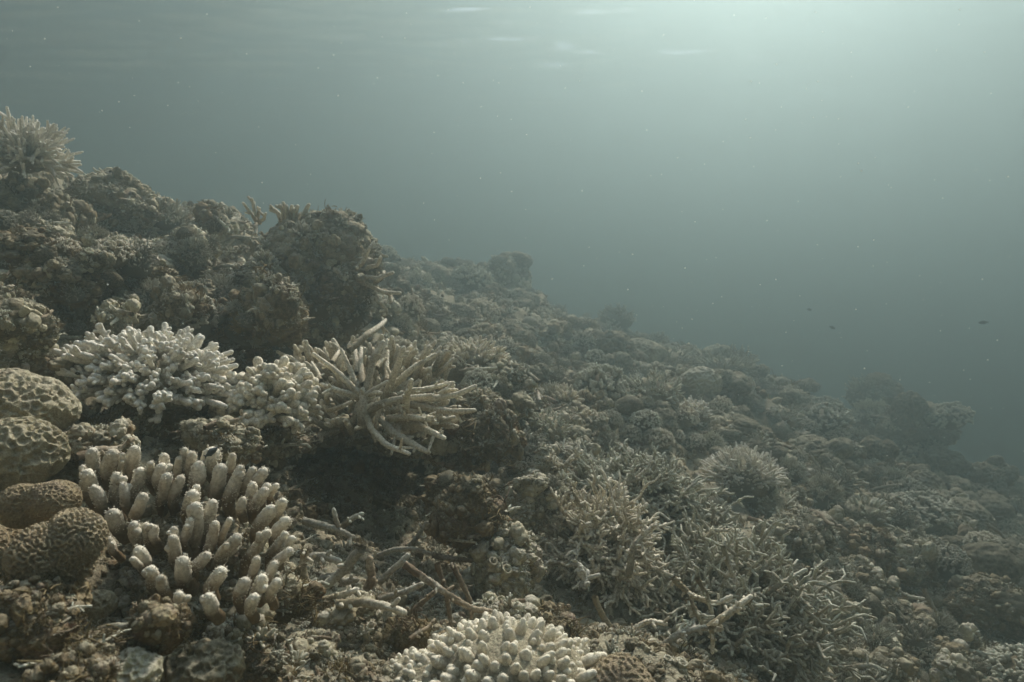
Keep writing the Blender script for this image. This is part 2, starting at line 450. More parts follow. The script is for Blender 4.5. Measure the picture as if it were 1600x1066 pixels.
def corallites(tb, a, b, r0, r1, n, rng, size):     # small cups standing proud of a finger
    a, b = np.array(a[:]), np.array(b[:]); d = b - a; d /= np.linalg.norm(d)
    for _ in range(n):
        t = rng.random() ** 0.8; r = r0 + (r1 - r0) * t
        w = np.array(perp(rng, Vector(d))[:])
        p = a + (b - a) * t + w * r * 0.86
        q = p + w * size * 0.9 + d * size * 0.7
        tb.add([p, q], [size * 0.55, size * 0.42], 5, 0.75 + 0.25 * t, 1.0, step=size)

# ------------------------------------------------------------------ rocks and massive corals
def lump_mesh(name, seed, R_, sub=5, lobes=5, k1=(2.2, 0.22), k2=(6, 0.09), k3=(16, 0.03), squash=(1, 1, 0.75), spread=0.55):
    """several swollen lobes covered in knobs; R_ in metres"""
    rng = np.random.default_rng(seed)
    D, Fc = ico(sub)
    C = rng.uniform(-1, 1, (lobes, 3)) * (spread + .2); C[0] = 0
    C[:, 2] = C[:, 2] * 0.7
    rad = rng.uniform(0.28, 0.52, lobes); rad[0] = 0.58
    t = np.zeros(len(D))
    for c, r in zip(C, rad):
        dc = D @ c; disc = r * r - (c @ c - dc ** 2)
        tt = np.where(disc > 0, dc + np.sqrt(np.maximum(disc, 0)), 0)
        t = np.maximum(t, tt)
    t = np.maximum(t, 0.3)
    P = D * t[:, None]
    off = rng.uniform(0, 50, 3)
    for _ in range(2):
        pass
    for (f, a) in (k1, k2, k3):
        if a <= 0: continue
        N = normals(P, Fc)
        P = P + N * (a * (knobs(P * f + off, seed % 97) - 0.25))[:, None]
    P = P + normals(P, Fc) * (0.02 * fbm(P * 9 + off, seed % 89, 3))[:, None]
    P = P - (P.max(0) + P.min(0)) / 2 * np.array([1, 1, .6])
    P = P / ((P.max(0) - P.min(0)) / 2)
    P = P * np.array(squash) * R_
    return mesh_np(name, P, Fc)

# ------------------------------------------------------------------ small growth, instanced within one object
def proto_collection(name, items):
    c = bpy.data.collections.new(name)
    for k, (me, mat) in enumerate(items):
        o = bpy.data.objects.new('%s_%02d' % (name, k), me)
        if not me.materials: me.materials.append(mat)
        else: o.material_slots[0].link = 'OBJECT'; o.material_slots[0].material = mat
        c.objects.link(o)
    return c

def grow_nodes(coll):
    g = bpy.data.node_groups.new('growth', 'GeometryNodeTree')
    g.interface.new_socket('Geometry', in_out='INPUT', socket_type='NodeSocketGeometry')
    g.interface.new_socket('Geometry', in_out='OUTPUT', socket_type='NodeSocketGeometry')
    gi = g.nodes.new('NodeGroupInput'); go = g.nodes.new('NodeGroupOutput')
    ci = g.nodes.new('GeometryNodeCollectionInfo'); ci.inputs[0].default_value = coll; ci.inputs['Separate Children'].default_value = True; ci.inputs['Reset Children'].default_value = True
    ip = g.nodes.new('GeometryNodeInstanceOnPoints'); ip.inputs['Pick Instance'].default_value = True
    def na_(n, typ):
        x = g.nodes.new('GeometryNodeInputNamedAttribute'); x.data_type = typ; x.inputs['Name'].default_value = n; return [o for o in x.outputs if o.enabled and o.name == 'Attribute'][0]
    er = g.nodes.new('FunctionNodeEulerToRotation')
    g.links.new(gi.outputs[0], ip.inputs['Points']); g.links.new(ci.outputs[0], ip.inputs['Instance'])
    g.links.new(na_('idx', 'INT'), ip.inputs['Instance Index']); g.links.new(na_('rot', 'FLOAT_VECTOR'), er.inputs[0]); g.links.new(er.outputs[0], ip.inputs['Rotation'])
    g.links.new(na_('scl', 'FLOAT_VECTOR'), ip.inputs['Scale']); g.links.new(ip.outputs[0], go.inputs[0])
    return g

def growth(name, P, N, scl, idx, group, rng, parent=None, tiltn=.35, up=.25):
    n = len(P); P = P - N * (U * .5 * scl * (idx < 7))[:, None]
    me = bpy.data.meshes.new(name); me.vertices.add(n); me.vertices.foreach_set('co', P.astype(np.float32).ravel())
    Nn = N + rng.uniform(-tiltn, tiltn, (n, 3)) + np.array([0, 0, up]); Nn /= np.linalg.norm(Nn, axis=1, keepdims=True)
    # euler XYZ turning +Z to the normal, after a free spin is folded into the X/Y order
    rx = np.arccos(np.clip(Nn[:, 2], -1, 1)); rz = np.arctan2(Nn[:, 0], -Nn[:, 1])
    E = np.stack([rx, rx * 0, rz], 1)
    a = me.attributes.new('rot', 'FLOAT_VECTOR', 'POINT'); a.data.foreach_set('vector', E.astype(np.float32).ravel())
    S3 = scl[:, None] * rng.uniform(.8, 1.25, (n, 3))
    a = me.attributes.new('scl', 'FLOAT_VECTOR', 'POINT'); a.data.foreach_set('vector', S3.astype(np.float32).ravel())
    a = me.attributes.new('idx', 'INT', 'POINT'); a.data.foreach_set('value', idx.astype(np.int32))
    o = bpy.data.objects.new(name, me); COL.objects.link(o)
    if parent: o.parent = parent
    m = o.modifiers.new('growth', 'NODES'); m.node_group = group
    o['kind'] = 'stuff'
    return o

def tri_sample(V, T, n, rng, w=None):
    a, b, c = V[T[:, 0]], V[T[:, 1]], V[T[:, 2]]
    cr = np.cross(b - a, c - a); ar = np.linalg.norm(cr, axis=1)
    wt = ar if w is None else ar * w
    k = rng.choice(len(T), n, p=wt / wt.sum())
    u1, u2 = rng.random(n), rng.random(n); f = u1 + u2 > 1; u1[f] = 1 - u1[f]; u2[f] = 1 - u2[f]
    P = a[k] + (b[k] - a[k]) * u1[:, None] + (c[k] - a[k]) * u2[:, None]
    return P, cr[k] / (ar[k][:, None] + 1e-12), k

def knob_mesh(seed, r, long=1.2, sub=4):
    D, Fc = ico(sub)
    P = D * (1 + .45 * (knobs(D * 1.9 + seed, seed % 50) - .4) + .16 * vnoise(D * 4 + seed, 3))[:, None]
    P = P * np.array([r, r, r * long]); P[:, 2] += r * long * .5
    return mesh_np('nodule', P, Fc)
def pebbly_mesh(seed, r, n=7):          # cluster of little warts
    rng = np.random.default_rng(seed); D, Fc = ico(3); Vs, Fs = [], []
    for k in range(n):
        q = rng.uniform(.3, .62) * r; c = np.array([*rng.uniform(-r, r, 2), rng.uniform(-.1, .45) * r])
        Vs.append(D * (1 + .5 * (knobs(D * 2.4 + seed + k * 3, k) - .5) + .15 * vnoise(D * 5 + k, 3))[:, None] * q * rng.uniform(.75, 1.3, 3) + c); Fs.append(Fc + k * len(D))
    return mesh_np('nodule', np.concatenate(Vs), np.concatenate(Fs))
def cup_mesh(seed, r):                  # small open cups
    rng = np.random.default_rng(seed); Vs, Fs, n0 = [], [], 0
    for k in range(4):
        q = r * rng.uniform(.35, .6); h = q * rng.uniform(.8, 1.5); c = np.array([*rng.uniform(-r * .8, r * .8, 2), 0]); th = np.linspace(0, 2 * math.pi, 9, endpoint=False)
        rings = [(q * .75, -h), (q * .9, 0), (q, h * .8), (q * .92, h), (q * .6, h * .85), (q * .4, h * .2)]
        for (rr, z) in rings: Vs.append(np.stack([np.cos(th) * rr, np.sin(th) * rr, th * 0 + z], 1) * rng.uniform(.93, 1.07, (9, 1)) + c)
        Vs.append((c + [0, 0, h * .1])[None])
        for i in range(5):
            for j in range(9):
                a, b = n0 + i * 9 + j, n0 + i * 9 + (j + 1) % 9; Fs += [[a, b, b + 9], [a, b + 9, a + 9]]
        for j in range(9): Fs.append([n0 + 45 + j, n0 + 45 + (j + 1) % 9, n0 + 54])
        n0 += 55
    return mesh_np('nodule', np.concatenate(Vs), np.array(Fs))
def turf_mesh(seed, r, n=26):           # curly algal filaments
    rng = np.random.default_rng(seed); tb = Tubes()
    for k in range(n):
        p = Vector((*rng.uniform(-r, r, 2), -r * .3)); d = Vector((*rng.uniform(-.8, .8, 2), 1)).normalized(); pts = [p]
        for i in range(3): pts.append(pts[-1] + d * r * rng.uniform(.3, .55)); d = (d + Vector(rng.uniform(-.7, .7, 3))).normalized()
        tb.add(pts, np.linspace(r * .075, r * .04, 4), 4, .2, 1, 0, step=r * .4)
    return tb.mesh('nodule')
def tuft_mesh(seed, r, n=9, th=.16):
    rng = np.random.default_rng(seed); tb = Tubes()
    for d in dome_dirs(n, rng, .1):
        q = d * r * rng.uniform(.8, 1.3); tb.add([Vector((0, 0, 0)), q * .6, q], [r * th, r * th, r * th * .75], 6, 0, 1, .1, step=r * .25, seed=seed)
        if rng.random() < .6: p = q * .55; v = (perp(rng, d) + d).normalized() * r * .45; tb.add([p, p + v], [r * th * .8, r * th * .6], 5, .5, 1, .1, step=r * .25)
    return tb.mesh('nodule')

def dome_dirs(n, rng, zmin=0.0):
    g = math.pi * (3 - math.sqrt(5)); out = []
    for k in range(n):
        z = 1 - (1 - zmin) * (k + 0.5) / n; r = math.sqrt(max(0, 1 - z * z)); a = k * g
        v = Vector((r * math.cos(a), r * math.sin(a), z)) + Vector(rng.uniform(-1, 1, 3)) * 0.9 / math.sqrt(n)
        out.append(v.normalized())
    return out

def stick_mesh(seed, r):                # a broken twig lying on its side
    rng = np.random.default_rng(seed); tb = Tubes(); L = r * rng.uniform(1.6, 2.6)
    pts = [Vector((-L, 0, .1 * r)), Vector((-L * .3, r * rng.uniform(-.4, .4), .45 * r)), Vector((L * .4, r * rng.uniform(-.4, .4), .4 * r)), Vector((L, r * rng.uniform(-.6, .6), .7 * r))]
    tb.add(pts, np.array([.26, .24, .22, .15]) * r, 7, .2, 1, .16, step=r * .25, seed=seed)
    for k in range(3):
        i = int(rng.integers(0, 3)); p = pts[i].lerp(pts[i + 1], rng.random()); v = Vector((rng.uniform(-.3, 1), rng.uniform(-1, 1), rng.uniform(.1, 1))).normalized()
        tb.add([p, p + v * r * rng.uniform(.4, 1.1)], [r * .18, r * .12], 6, .5, 1, .12, step=r * .25)
    return tb.mesh('nodule')
U = .01                                 # nodule prototypes are about a centimetre
def nset(kind):
    a, b, c = {'rock': ('rock', 'rock_pale', 'dull'), 'rock_grey': ('rock_grey', 'rock', 'dull'), 'rock_pale': ('rock_pale', 'rock_grey', 'thicket'),
               'rock_brown': ('rock_brown', 'rock', 'rusty'), 'algae': ('algae', 'rock_brown', 'algae')}[kind]
    it = [(knob_mesh(k, U * .8, 1.0 + .2 * k), M[a]) for k in range(4)] + [(pebbly_mesh(10 + k, U), M[a if k else b]) for k in range(3)]
    it += [(cup_mesh(20 + k, U * .9), M[b]) for k in range(2)] + [(turf_mesh(30 + k, U), M['algae']) for k in range(2)] + [(tuft_mesh(40 + k, U * .95), M[c]) for k in range(3)] + [(stick_mesh(50 + k, U), M['thicket' if k else 'rusty']) for k in range(3)]
    return grow_nodes(proto_collection('growth_' + kind, it))
PW = {'rock': (3, 3, 2, 1, 5, 5, 5, 3, 3, 3, 3, 4, 4, 4, 1, 1, 1), 'rock_grey': (3, 3, 2, 1, 5, 5, 5, 3, 3, 2, 2, 4, 4, 4, 1, 1, 1), 'rock_pale': (3, 3, 2, 1, 5, 5, 5, 4, 4, 1, 1, 4, 4, 4, 1, 1, 1),
      'rock_brown': (3, 2, 2, 1, 5, 5, 5, 2, 2, 7, 7, 2, 1, 1, 1, .5, .5), 'algae': (3, 2, 1, 1, 4, 4, 3, 1, 1, 10, 10, 0, 0, 0, .2, .2, .2)}
NG = {}
def nodules_on(o, co, T, d, seed, kind, dens=1.0, osc=1.0):
    if kind not in NG: NG[kind] = nset(kind)
    rng = np.random.default_rng(seed + 900)
    area = np.linalg.norm(np.cross(co[T[:, 1]] - co[T[:, 0]], co[T[:, 2]] - co[T[:, 0]]), axis=1).sum() / 2
    s0 = .42 + .40 * d                    # nodules look alike in size; farther rocks carry coarser ones
    n = int(min(3200, dens * 1.9 * area / (U * s0 * 1.5) ** 2))
    P, N, k = tri_sample(co, T, n, rng)
    keep = (N[:, 2] > -.55) & (vnoise(P / (U * s0 * 6), seed) + rng.uniform(-.5, .5, n) > -.35); P, N = P[keep], N[keep]
    mw = np.array(o.matrix_world.inverted()); P = P @ mw[:3, :3].T + mw[:3, 3]; N = N @ mw[:3, :3].T
    w = np.array(PW[kind], float); idx = rng.choice(17, len(P), p=w / w.sum())
    scl = s0 * np.exp(rng.normal(-.38, .5, len(P))).clip(.22, 2.1)
    N = N / (np.linalg.norm(N, axis=1, keepdims=True) + 1e-9)
    growth('encrusting_nodules', P, N, scl / osc, idx, NG[kind], rng, o)

def rock(px, py, d, w, label, mat='rock', seed=0, sub=6, cat='rock', name='lumpy_rock', group=None, squash=(1, 1, 0.75), kn=None, bvh=True, rot=None, dens=1.0, **kw):
    """w = width in photograph pixels; px,py = centre"""
    R_ = siz(w, d) / 2 * .96
    args = dict(k1=(2.2, 0.22), k2=(6, 0.09), k3=(16, 0.035))
    if kn: args.update(kn)
    me = lump_mesh(name, seed, R_, sub, squash=squash, **args, **kw)
    o = link(name, me, M[mat], None, at(px, py, d))
    o.rotation_euler = rot or (0, 0, (seed * 1.7) % 6.28)
    tag(o, label, cat, group)
    if bvh:
        bpy.context.view_layer.update()
        mw = o.matrix_world
        co = np.empty(len(me.vertices) * 3, np.float32); me.vertices.foreach_get('co', co); co = co.reshape(-1, 3)
        rm = np.array(mw.to_3x3()); co = co @ rm.T + np.array(mw.translation[:])
        BV.append(BVHTree.FromPolygons(co.tolist(), [p.vertices[:] for p in me.polygons]))
        nodules_on(o, co, np.array(ico(sub)[1]), d, seed, mat, dens)
    return o

def brain(px, py, d, w, label, kind='maze', seed=0, squash=(1, 1, 0.8), pitch=0.009, depth=0.0028, mat='brain', rot=(0, 0, 0), sub=7, lobes=1, cat='coral', name='brain_coral', group=None):
    D, Fc = ico(sub)
    rng = np.random.default_rng(seed)
    R_ = siz(w, d) / 2
    P = D * (1 + 0.10 * fbm(D * 1.3 + seed, seed, 2))[:, None]
    if lobes > 1:       # folded over itself
        ts = []
        for c, r in ((np.array([.40, .05, .10]), .66), (np.array([-.36, -.12, -.12]), .70), (np.array([.05, .25, -.3]), .62)):
            dc = D @ c; disc = r * r - (c @ c - dc ** 2); ts.append(np.where(disc > 0, dc + np.sqrt(np.maximum(disc, 0)), .2))
        t_ = np.log(sum(np.exp(16 * q) for q in ts)) / 16
        P = P * t_[:, None]
    P = P / ((P.max(0) - P.min(0)) / 2) * np.array(squash) * R_
    N = normals(P, Fc)
    if kind == 'maze':
        m = maze(P / pitch / 1.0 + seed * 3.1); h = np.clip(m * 1.6, -1, 1) + 0.15 * vnoise(P / pitch * 2.5, 3)
    elif kind == 'pits':
        f1, f2, i = worley(P / pitch + .2 * vnoise(P / pitch, 5)[:, None], seed)
        h = 1 - 2.2 * np.exp(-(f1 / .52) ** 4) * (.75 + .4 * i) + .3 * vnoise(P / pitch * 2.2, 3) + .8 * vnoise(P / pitch * .4, 9)
    else:
        f1, f2, i = worley(P / pitch + 0.25 * np.stack([vnoise(P / pitch, 5), vnoise(P / pitch, 6), vnoise(P / pitch, 7)], 1), seed)
        h = 1 - 2 * np.clip((f2 - f1) / 0.42, 0, 1) ** 1.3 + 0.2 * vnoise(P / pitch * 2.2, 3)
    P = P + N * (h * depth)[:, None]
    o = link(name, mesh_np(name, P, Fc), M[mat], None, at(px, py, d)); o.rotation_euler = rot
    return tag(o, label, cat, group)

# ------------------------------------------------------------------ coral colonies
def dome_dirs(n, rng, zmin=0.0):
    g = math.pi * (3 - math.sqrt(5)); out = []
    for k in range(n):
        z = 1 - (1 - zmin) * (k + 0.5) / n; r = math.sqrt(max(0, 1 - z * z)); a = k * g
        v = Vector((r * math.cos(a), r * math.sin(a), z)) + Vector(rng.uniform(-1, 1, 3)) * 0.9 / math.sqrt(n)
        out.append(v.normalized())
    return out

def branchlet_mesh(kind, seed, L, r, lod=1):
    """one branch with its side branchlets, root at origin, growing along +Z"""
    rng = np.random.default_rng(seed); tb = Tubes(); sd_ = (5, 7, 9)[lod]
    if kind == 'knob':          # short club with stubby side knobs
        top = Vector((rng.uniform(-.12, .12) * L, rng.uniform(-.12, .12) * L, L))
        tb.add([(0, 0, 0), top * 0.5, top], [r * 0.8, r * 0.95, r], sd_, 0, 1, 0.13, seed=seed)
        for k in range(rng.integers(3, 6)):
            a = rng.uniform(0, 6.28); z = rng.uniform(0.45, 0.9)
            p = top * z; q = p + Vector((math.cos(a), math.sin(a), rng.uniform(.6, 1.2))) * r * rng.uniform(1.2, 2.0)
            tb.add([p, q], [r * 0.75, r * 0.62], max(5, sd_ - 1), z * 0.8, 1, 0.1, seed=seed + k)
    elif kind == 'nub':         # plump egg-shaped nub
        top = Vector((rng.uniform(-.1, .1) * L, rng.uniform(-.1, .1) * L, L))
        tb.add([(0, 0, 0), top * 0.45, top * 0.8, top], [r * 0.75, r, r * 0.92, r * 0.6], sd_ + 1, 0, 1, 0.07, seed=seed, step=r * 0.45)
        if lod == 2: corallites(tb, top * 0.4, top, r, r * 0.7, 16, rng, r * 0.2)
        if rng.random() < .45:
            a = rng.uniform(0, 6.28); q = top * 0.5 + Vector((math.cos(a), math.sin(a), .8)) * r * 1.3
            tb.add([top * 0.35, q], [r * 0.6, r * 0.55], sd_, .4, 1, 0.08, seed=seed)
    elif kind == 'twig':        # slim branch, forks near the tip
        bend = Vector((rng.uniform(-.2, .2), rng.uniform(-.2, .2), 0)) * L
        mid = Vector((0, 0, L * .55)) + bend * .5; top = Vector((0, 0, L)) + bend
        tb.add([(0, 0, 0), mid, top], [r, r * 0.85, r * 0.6], sd_, 0, 1, 0.1, seed=seed)
        for k in range(rng.integers(2, 5)):
            z = rng.uniform(.35, .8); p = Vector((0, 0, 0)).lerp(mid, min(1, z / .55)) if z < .55 else mid.lerp(top, (z - .55) / .45)
            a = rng.uniform(0, 6.28); l = L * rng.uniform(.18, .38)
            q = p + Vector((math.cos(a) * .7, math.sin(a) * .7, .8)).normalized() * l
            tb.add([p, q], [r * .75, r * .5], max(5, sd_ - 1), z, 1, 0.1, seed=seed + k)
    elif kind == 'stag':        # long crooked branch with few strong side branches
        def grow(p, d, l, rr, dep, a0):
            q1 = p + d * l * .5 + perp(rng, d) * l * .13; q2 = p + d * l + perp(rng, d) * l * .26 
            tb.add([p, q1, q2], [rr, rr * .85, rr * (.62 if dep else .72)], sd_, a0, min(1, a0 + .45) if dep < 2 else 1, .09, seed=int(rng.integers(1e6)))
            if dep == 0: return
            for k in range(rng.integers(2, 4)):
                z = rng.uniform(.25, .95); pp = q1.lerp(q2, z * 2 - 1) if z > .5 else p.lerp(q1, z * 2)
                dd = (d * .55 + perp(rng, d) * rng.uniform(.7, 1.2)).normalized()
                grow(pp, dd, max(l * rng.uniform(.35, .6), rr * 3.2), rr * .8, dep - 1, min(1, a0 + .35 * z))
            grow(q2, (d + perp(rng, d) * .35).normalized(), l * rng.uniform(.45, .7), rr * .72, dep - 1, min(1, a0 + .4))
        grow(Vector((0, 0, 0)), Vector((0, 0, 1)), L * .55, r, 2 if lod else 1, 0)
    return tb.mesh('branch')

_bm = {}
def branch_set(kind, L, r, nvar, lod):
    r = round(r, 4); L = r * max(2, round(L / r * .5) * 2)
    key = (kind, round(L / r), r, nvar, lod)
    if key not in _bm:
        _bm[key] = [branchlet_mesh(kind, 1000 + 17 * k + len(_bm) * 131, L, r, lod) for k in range(nvar)]
    return _bm[key]

def rot_to(d, spin):
    return (d.to_track_quat('Z', 'Y').to_matrix() @ Matrix.Rotation(spin, 3, 'Z')).to_4x4()

def join_mesh(name, items):     # items: (mesh, matrix)
    Vs, Fs, As, n = [], [], [], 0
    for me, mt in items:
        key = me.name
        if key not in _cache:
            co = np.empty(len(me.vertices) * 3, np.float32); me.vertices.foreach_get('co', co)
            fi = np.empty(len(me.loops), np.int32); me.loops.foreach_get('vertex_index', fi)
            al = np.zeros(len(me.vertices), np.float32)
            if 'along' in me.attributes: me.attributes['along'].data.foreach_get('value', al)
            _cache[key] = (co.reshape(-1, 3), fi.reshape(-1, 3), al)
        co, fi, al = _cache[key]
        m = np.array(mt)
        Vs.append(co @ m[:3, :3].T + m[:3, 3]); Fs.append(fi + n); As.append(al); n += len(co)
    return mesh_np(name, np.concatenate(Vs), np.concatenate(Fs), np.concatenate(As))
_cache = {}

def colony(loc, rx, rz, kind, n, r, label, mat='dull', seed=0, lod=1, tilt=(0, 0, 0), ry=None, inner=0.35, zmin=-0.05, name='branching_coral',
           group=None, parts=True, cat='coral', nvar=8, core=True, flat=False, corek=0.62, jitter=0.14, lift=0.0):
    """dome of branches round a dark core; rx, ry, rz half-axes in metres"""
    rng = np.random.default_rng(seed); ry = ry or rx
    root = empty(name, loc, label, cat, group) if parts else None
    rotm = Matrix.Rotation(tilt[2], 4, 'Z') @ Matrix.Rotation(tilt[0], 4, 'X') @ Matrix.Rotation(tilt[1], 4, 'Y')
    items = []
    for d in dome_dirs(n, rng, zmin):
        s = 1 + rng.uniform(-jitter, jitter)
        tip = Vector((d.x * rx, d.y * ry, d.z * rz)) * s
        if flat:                # plate: branches spread sideways then all turn up to one level
            base = Vector((d.x * rx * inner, d.y * ry * inner, -rz * .2))
        else:
            base = Vector((d.x * rx, d.y * ry, d.z * rz)) * inner
        base = base * s
        g = (tip - base)
        L = g.length * (1 + lift); js = .55 if kind == 'stag' else .22; gd = (g.normalized() + Vector(rng.uniform(-js, js, 3)) + Vector((0, 0, 0 if kind == 'stag' else .15))).normalized()
        meshes = branch_set(kind, L, r, nvar, lod)
        me = meshes[rng.integers(nvar)]
        sc = rng.uniform(.85, 1.15)
        mt = rotm @ Matrix.Translation(base) @ rot_to(gd, rng.uniform(0, 6.28)) @ Matrix.Diagonal((sc, sc, rng.uniform(.85, 1.1), 1))
        items.append((me, mt))
    if parts:
        for me, mt in items:
            o = link('branch', me, M[mat], root); o.matrix_local = mt
            if o.material_slots[0].material != M[mat]:
                o.material_slots[0].link = 'OBJECT'; o.material_slots[0].material = M[mat]
        if core:
            D, Fc = ico(4); P = D * np.array([rx, ry, rz]) * corek
            P = P + normals(P, Fc) * (0.18 * rz * (knobs(D * 3 + seed, seed)))[:, None]
            P[:, 2] = np.where(P[:, 2] < 0, P[:, 2] * 0.6, P[:, 2])
            o = link('base', mesh_np('base', P, Fc), M['rock'], root); o.matrix_local = rotm
        return root
    me = join_mesh(name, items)
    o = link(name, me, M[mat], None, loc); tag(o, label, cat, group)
    return o

# ================================================================== FOREGROUND, left
# ---- rocks first: they carry the corals
rock(495, 430, 1.95, 216, 'big knobbly coral boulder standing highest in the middle left, its right side against open water', 'rock', 3, 7, squash=(1, .9, 1.03),
     rot=(0, .1, 1.2), lobes=9, kn=dict(k1=(2.6, .24), k2=(6.5, .11), k3=(17, .04)))
rock(186, 335, 2.35, 180, 'dark lumpy boulder on the left skyline with a round knob on top', 'rock_grey', 8, 7, squash=(1, .9, .66), lobes=8, kn=dict(k2=(7, .12)))
rock(183, 282, 2.32, 52, 'small round dome-shaped knob perched on top of the dark left boulder', 'rock_grey', 5, 5, lobes=2, bvh=False)
rock(105, 432, 1.5, 118, 'brown turf-covered round rock at the left under the dark skyline boulder', 'rock_brown', 11, 6, squash=(1, .9, .9))
rock(255, 420, 1.95, 150, 'pale lumpy rock between the brown round rock and the big central boulder', 'rock_pale', 12, 6, squash=(1, .9, .8))
rock(170, 405, 1.62, 110, 'pale green-grey plated rock just right of the brown round rock', 'rock_pale', 14, 6, squash=(1, .9, .7), kn=dict(k2=(8, .12)))
rock(330, 372, 2.3, 120, 'low beige hump on the skyline between the two tallest boulders', 'rock_pale', 15, 6, squash=(1, .9, .7))
rock(30, 400, 1.8, 150, 'knobby beige rock at the left edge below the top left bush coral', 'rock_pale', 17, 6, kn=dict(k1=(3, .3), k2=(7, .14)))
rock(385, 445, 1.95, 100, 'small knobby rock on the left shoulder of the big central boulder', 'rock', 18, 6, kn=dict(k2=(7, .14)))
rock(420, 500, 1.62, 150, 'brown weedy ledge below the big central boulder', 'algae', 19, 6, squash=(1, .9, .6))
rock(300, 500, 1.6, 190, 'flat rusty shelf of rock behind the white knobby coral', 'rock_brown', 20, 6, squash=(1, .8, .35), kn=dict(k1=(2.5, .15)))
rock(30, 560, 1.15, 170, 'grey-brown ridged rock at the left edge above the honeycomb corals', 'rock', 22, 6, squash=(1, .8, .6))
rock(722, 803, 1.24, 124, 'brown turf-covered boulder on the right side of the dark hollow', 'rock_brown', 24, 7, squash=(1, .9, .95), lobes=6, spread=.35, kn=dict(k1=(2.4, .16), k2=(8, .06), k3=(20, .03)))
# overhanging ledge above the dark hollow
rock(560, 660, 1.66, 300, 'overhanging rock ledge that carries the large pale staghorn above the dark hollow', 'rock', 27, 7, squash=(1, .85, .34), rot=(R(4), R(4), .4), lobes=8)
rock(420, 690, 1.30, 170, 'rubbly rock under the beige clump coral at the left lip of the hollow', 'rock', 28, 6, squash=(1, .8, .5))
rock(745, 690, 1.52, 120, 'small pitted rock at the right end of the staghorn ledge', 'rock_brown', 29, 6)
rock(790, 880, 1.22, 150, 'pale crusted rock covered with small grey cups between the rubble and the right thicket', 'rock_pale', 30, 6, squash=(.8, .8, 1), kn=dict(k1=(3, .22), k2=(9, .13)))
rock(830, 790, 1.45, 120, 'pale round-lumped rock left of the first right-hand thicket', 'rock_pale', 31, 6, kn=dict(k2=(8, .14)))
rock(770, 620, 2.05, 150, 'pale lumpy rock under the round cream bush coral', 'rock_grey', 32, 6, squash=(1, .9, .7), kn=dict(k2=(8, .14)))
rock(300, 880, .93, 330, 'dark rock mass from which the thick finger coral grows', 'rock', 33, 7, squash=(1, .62, .72), lobes=7, kn=dict(k3=(18, .03)))
rock(240, 985, .66, 115, 'stubby rusty rock with a pale cap in front of the finger coral', 'rock_brown', 35, 6, squash=(.9, .9, .95), kn=dict(k1=(2.2, .15)))
rock(60, 960, .66, 150, 'dark pitted rock in the lower left corner under the folded brain coral', 'rock_brown', 36, 6, kn=dict(k2=(9, .13), k3=(20, .06)))
rock(385, 1010, .76, 130, 'crusted rock dotted with small pale cups at the bottom edge left of the hollow rubble', 'rock', 37, 6, kn=dict(k1=(3, .2), k2=(10, .15)))
rock(110, 1050, .58, 170, 'low brown rock filling the bottom left corner', 'rock_brown', 40, 6, squash=(1, .8, .5), kn=dict(k2=(9, .12)))
rock(545, 990, .95, 150, 'pale and brown crusted rock under the fallen branches at the bottom', 'rock', 41, 6, squash=(1, .8, .7), kn=dict(k2=(8, .13)))
rock(480, 1045, .85, 140, 'rough beige rock on the bottom edge left of the nubby cream coral', 'rock', 42, 6, squash=(1, .8, .6), kn=dict(k2=(9, .14)))
rock(620, 1010, .93, 110, 'brown weed-grown lump just left of the nubby cream coral', 'algae', 43, 6)
rock(790, 975, 1.06, 110, 'pale ridged rock behind the nubby cream coral', 'rock_pale', 44, 6, squash=(1, .9, .7), kn=dict(k2=(8, .13)))
rock(870, 985, 1.06, 80, 'small brown ridged rock behind the right side of the nubby cream coral', 'rock_brown', 45, 6)
rock(455, 940, .93, 75, 'yellow-brown weedy tuft of rock right of the finger coral', 'algae', 46, 6, kn=dict(k1=(3, .2), k2=(9, .12)))
rock(185, 520, 1.38, 60, 'little yellow-topped knob left above the white knobby coral', 'algae', 47, 5)
rock(240, 650, 1.22, 190, 'dark rock beneath the white knobby coral', 'rock', 48, 6, squash=(1, .8, .55))
rock(150, 700, 1.0, 130, 'crusty brown rock behind the top row of coral fingers', 'rock', 49, 6, squash=(1, .8, .5), kn=dict(k2=(9, .13)))
rock(345, 690, 1.1, 130, 'rock scattered with tiny grey cups behind the finger coral', 'rock_grey', 50, 6, squash=(1, .8, .5), kn=dict(k2=(10, .15)))

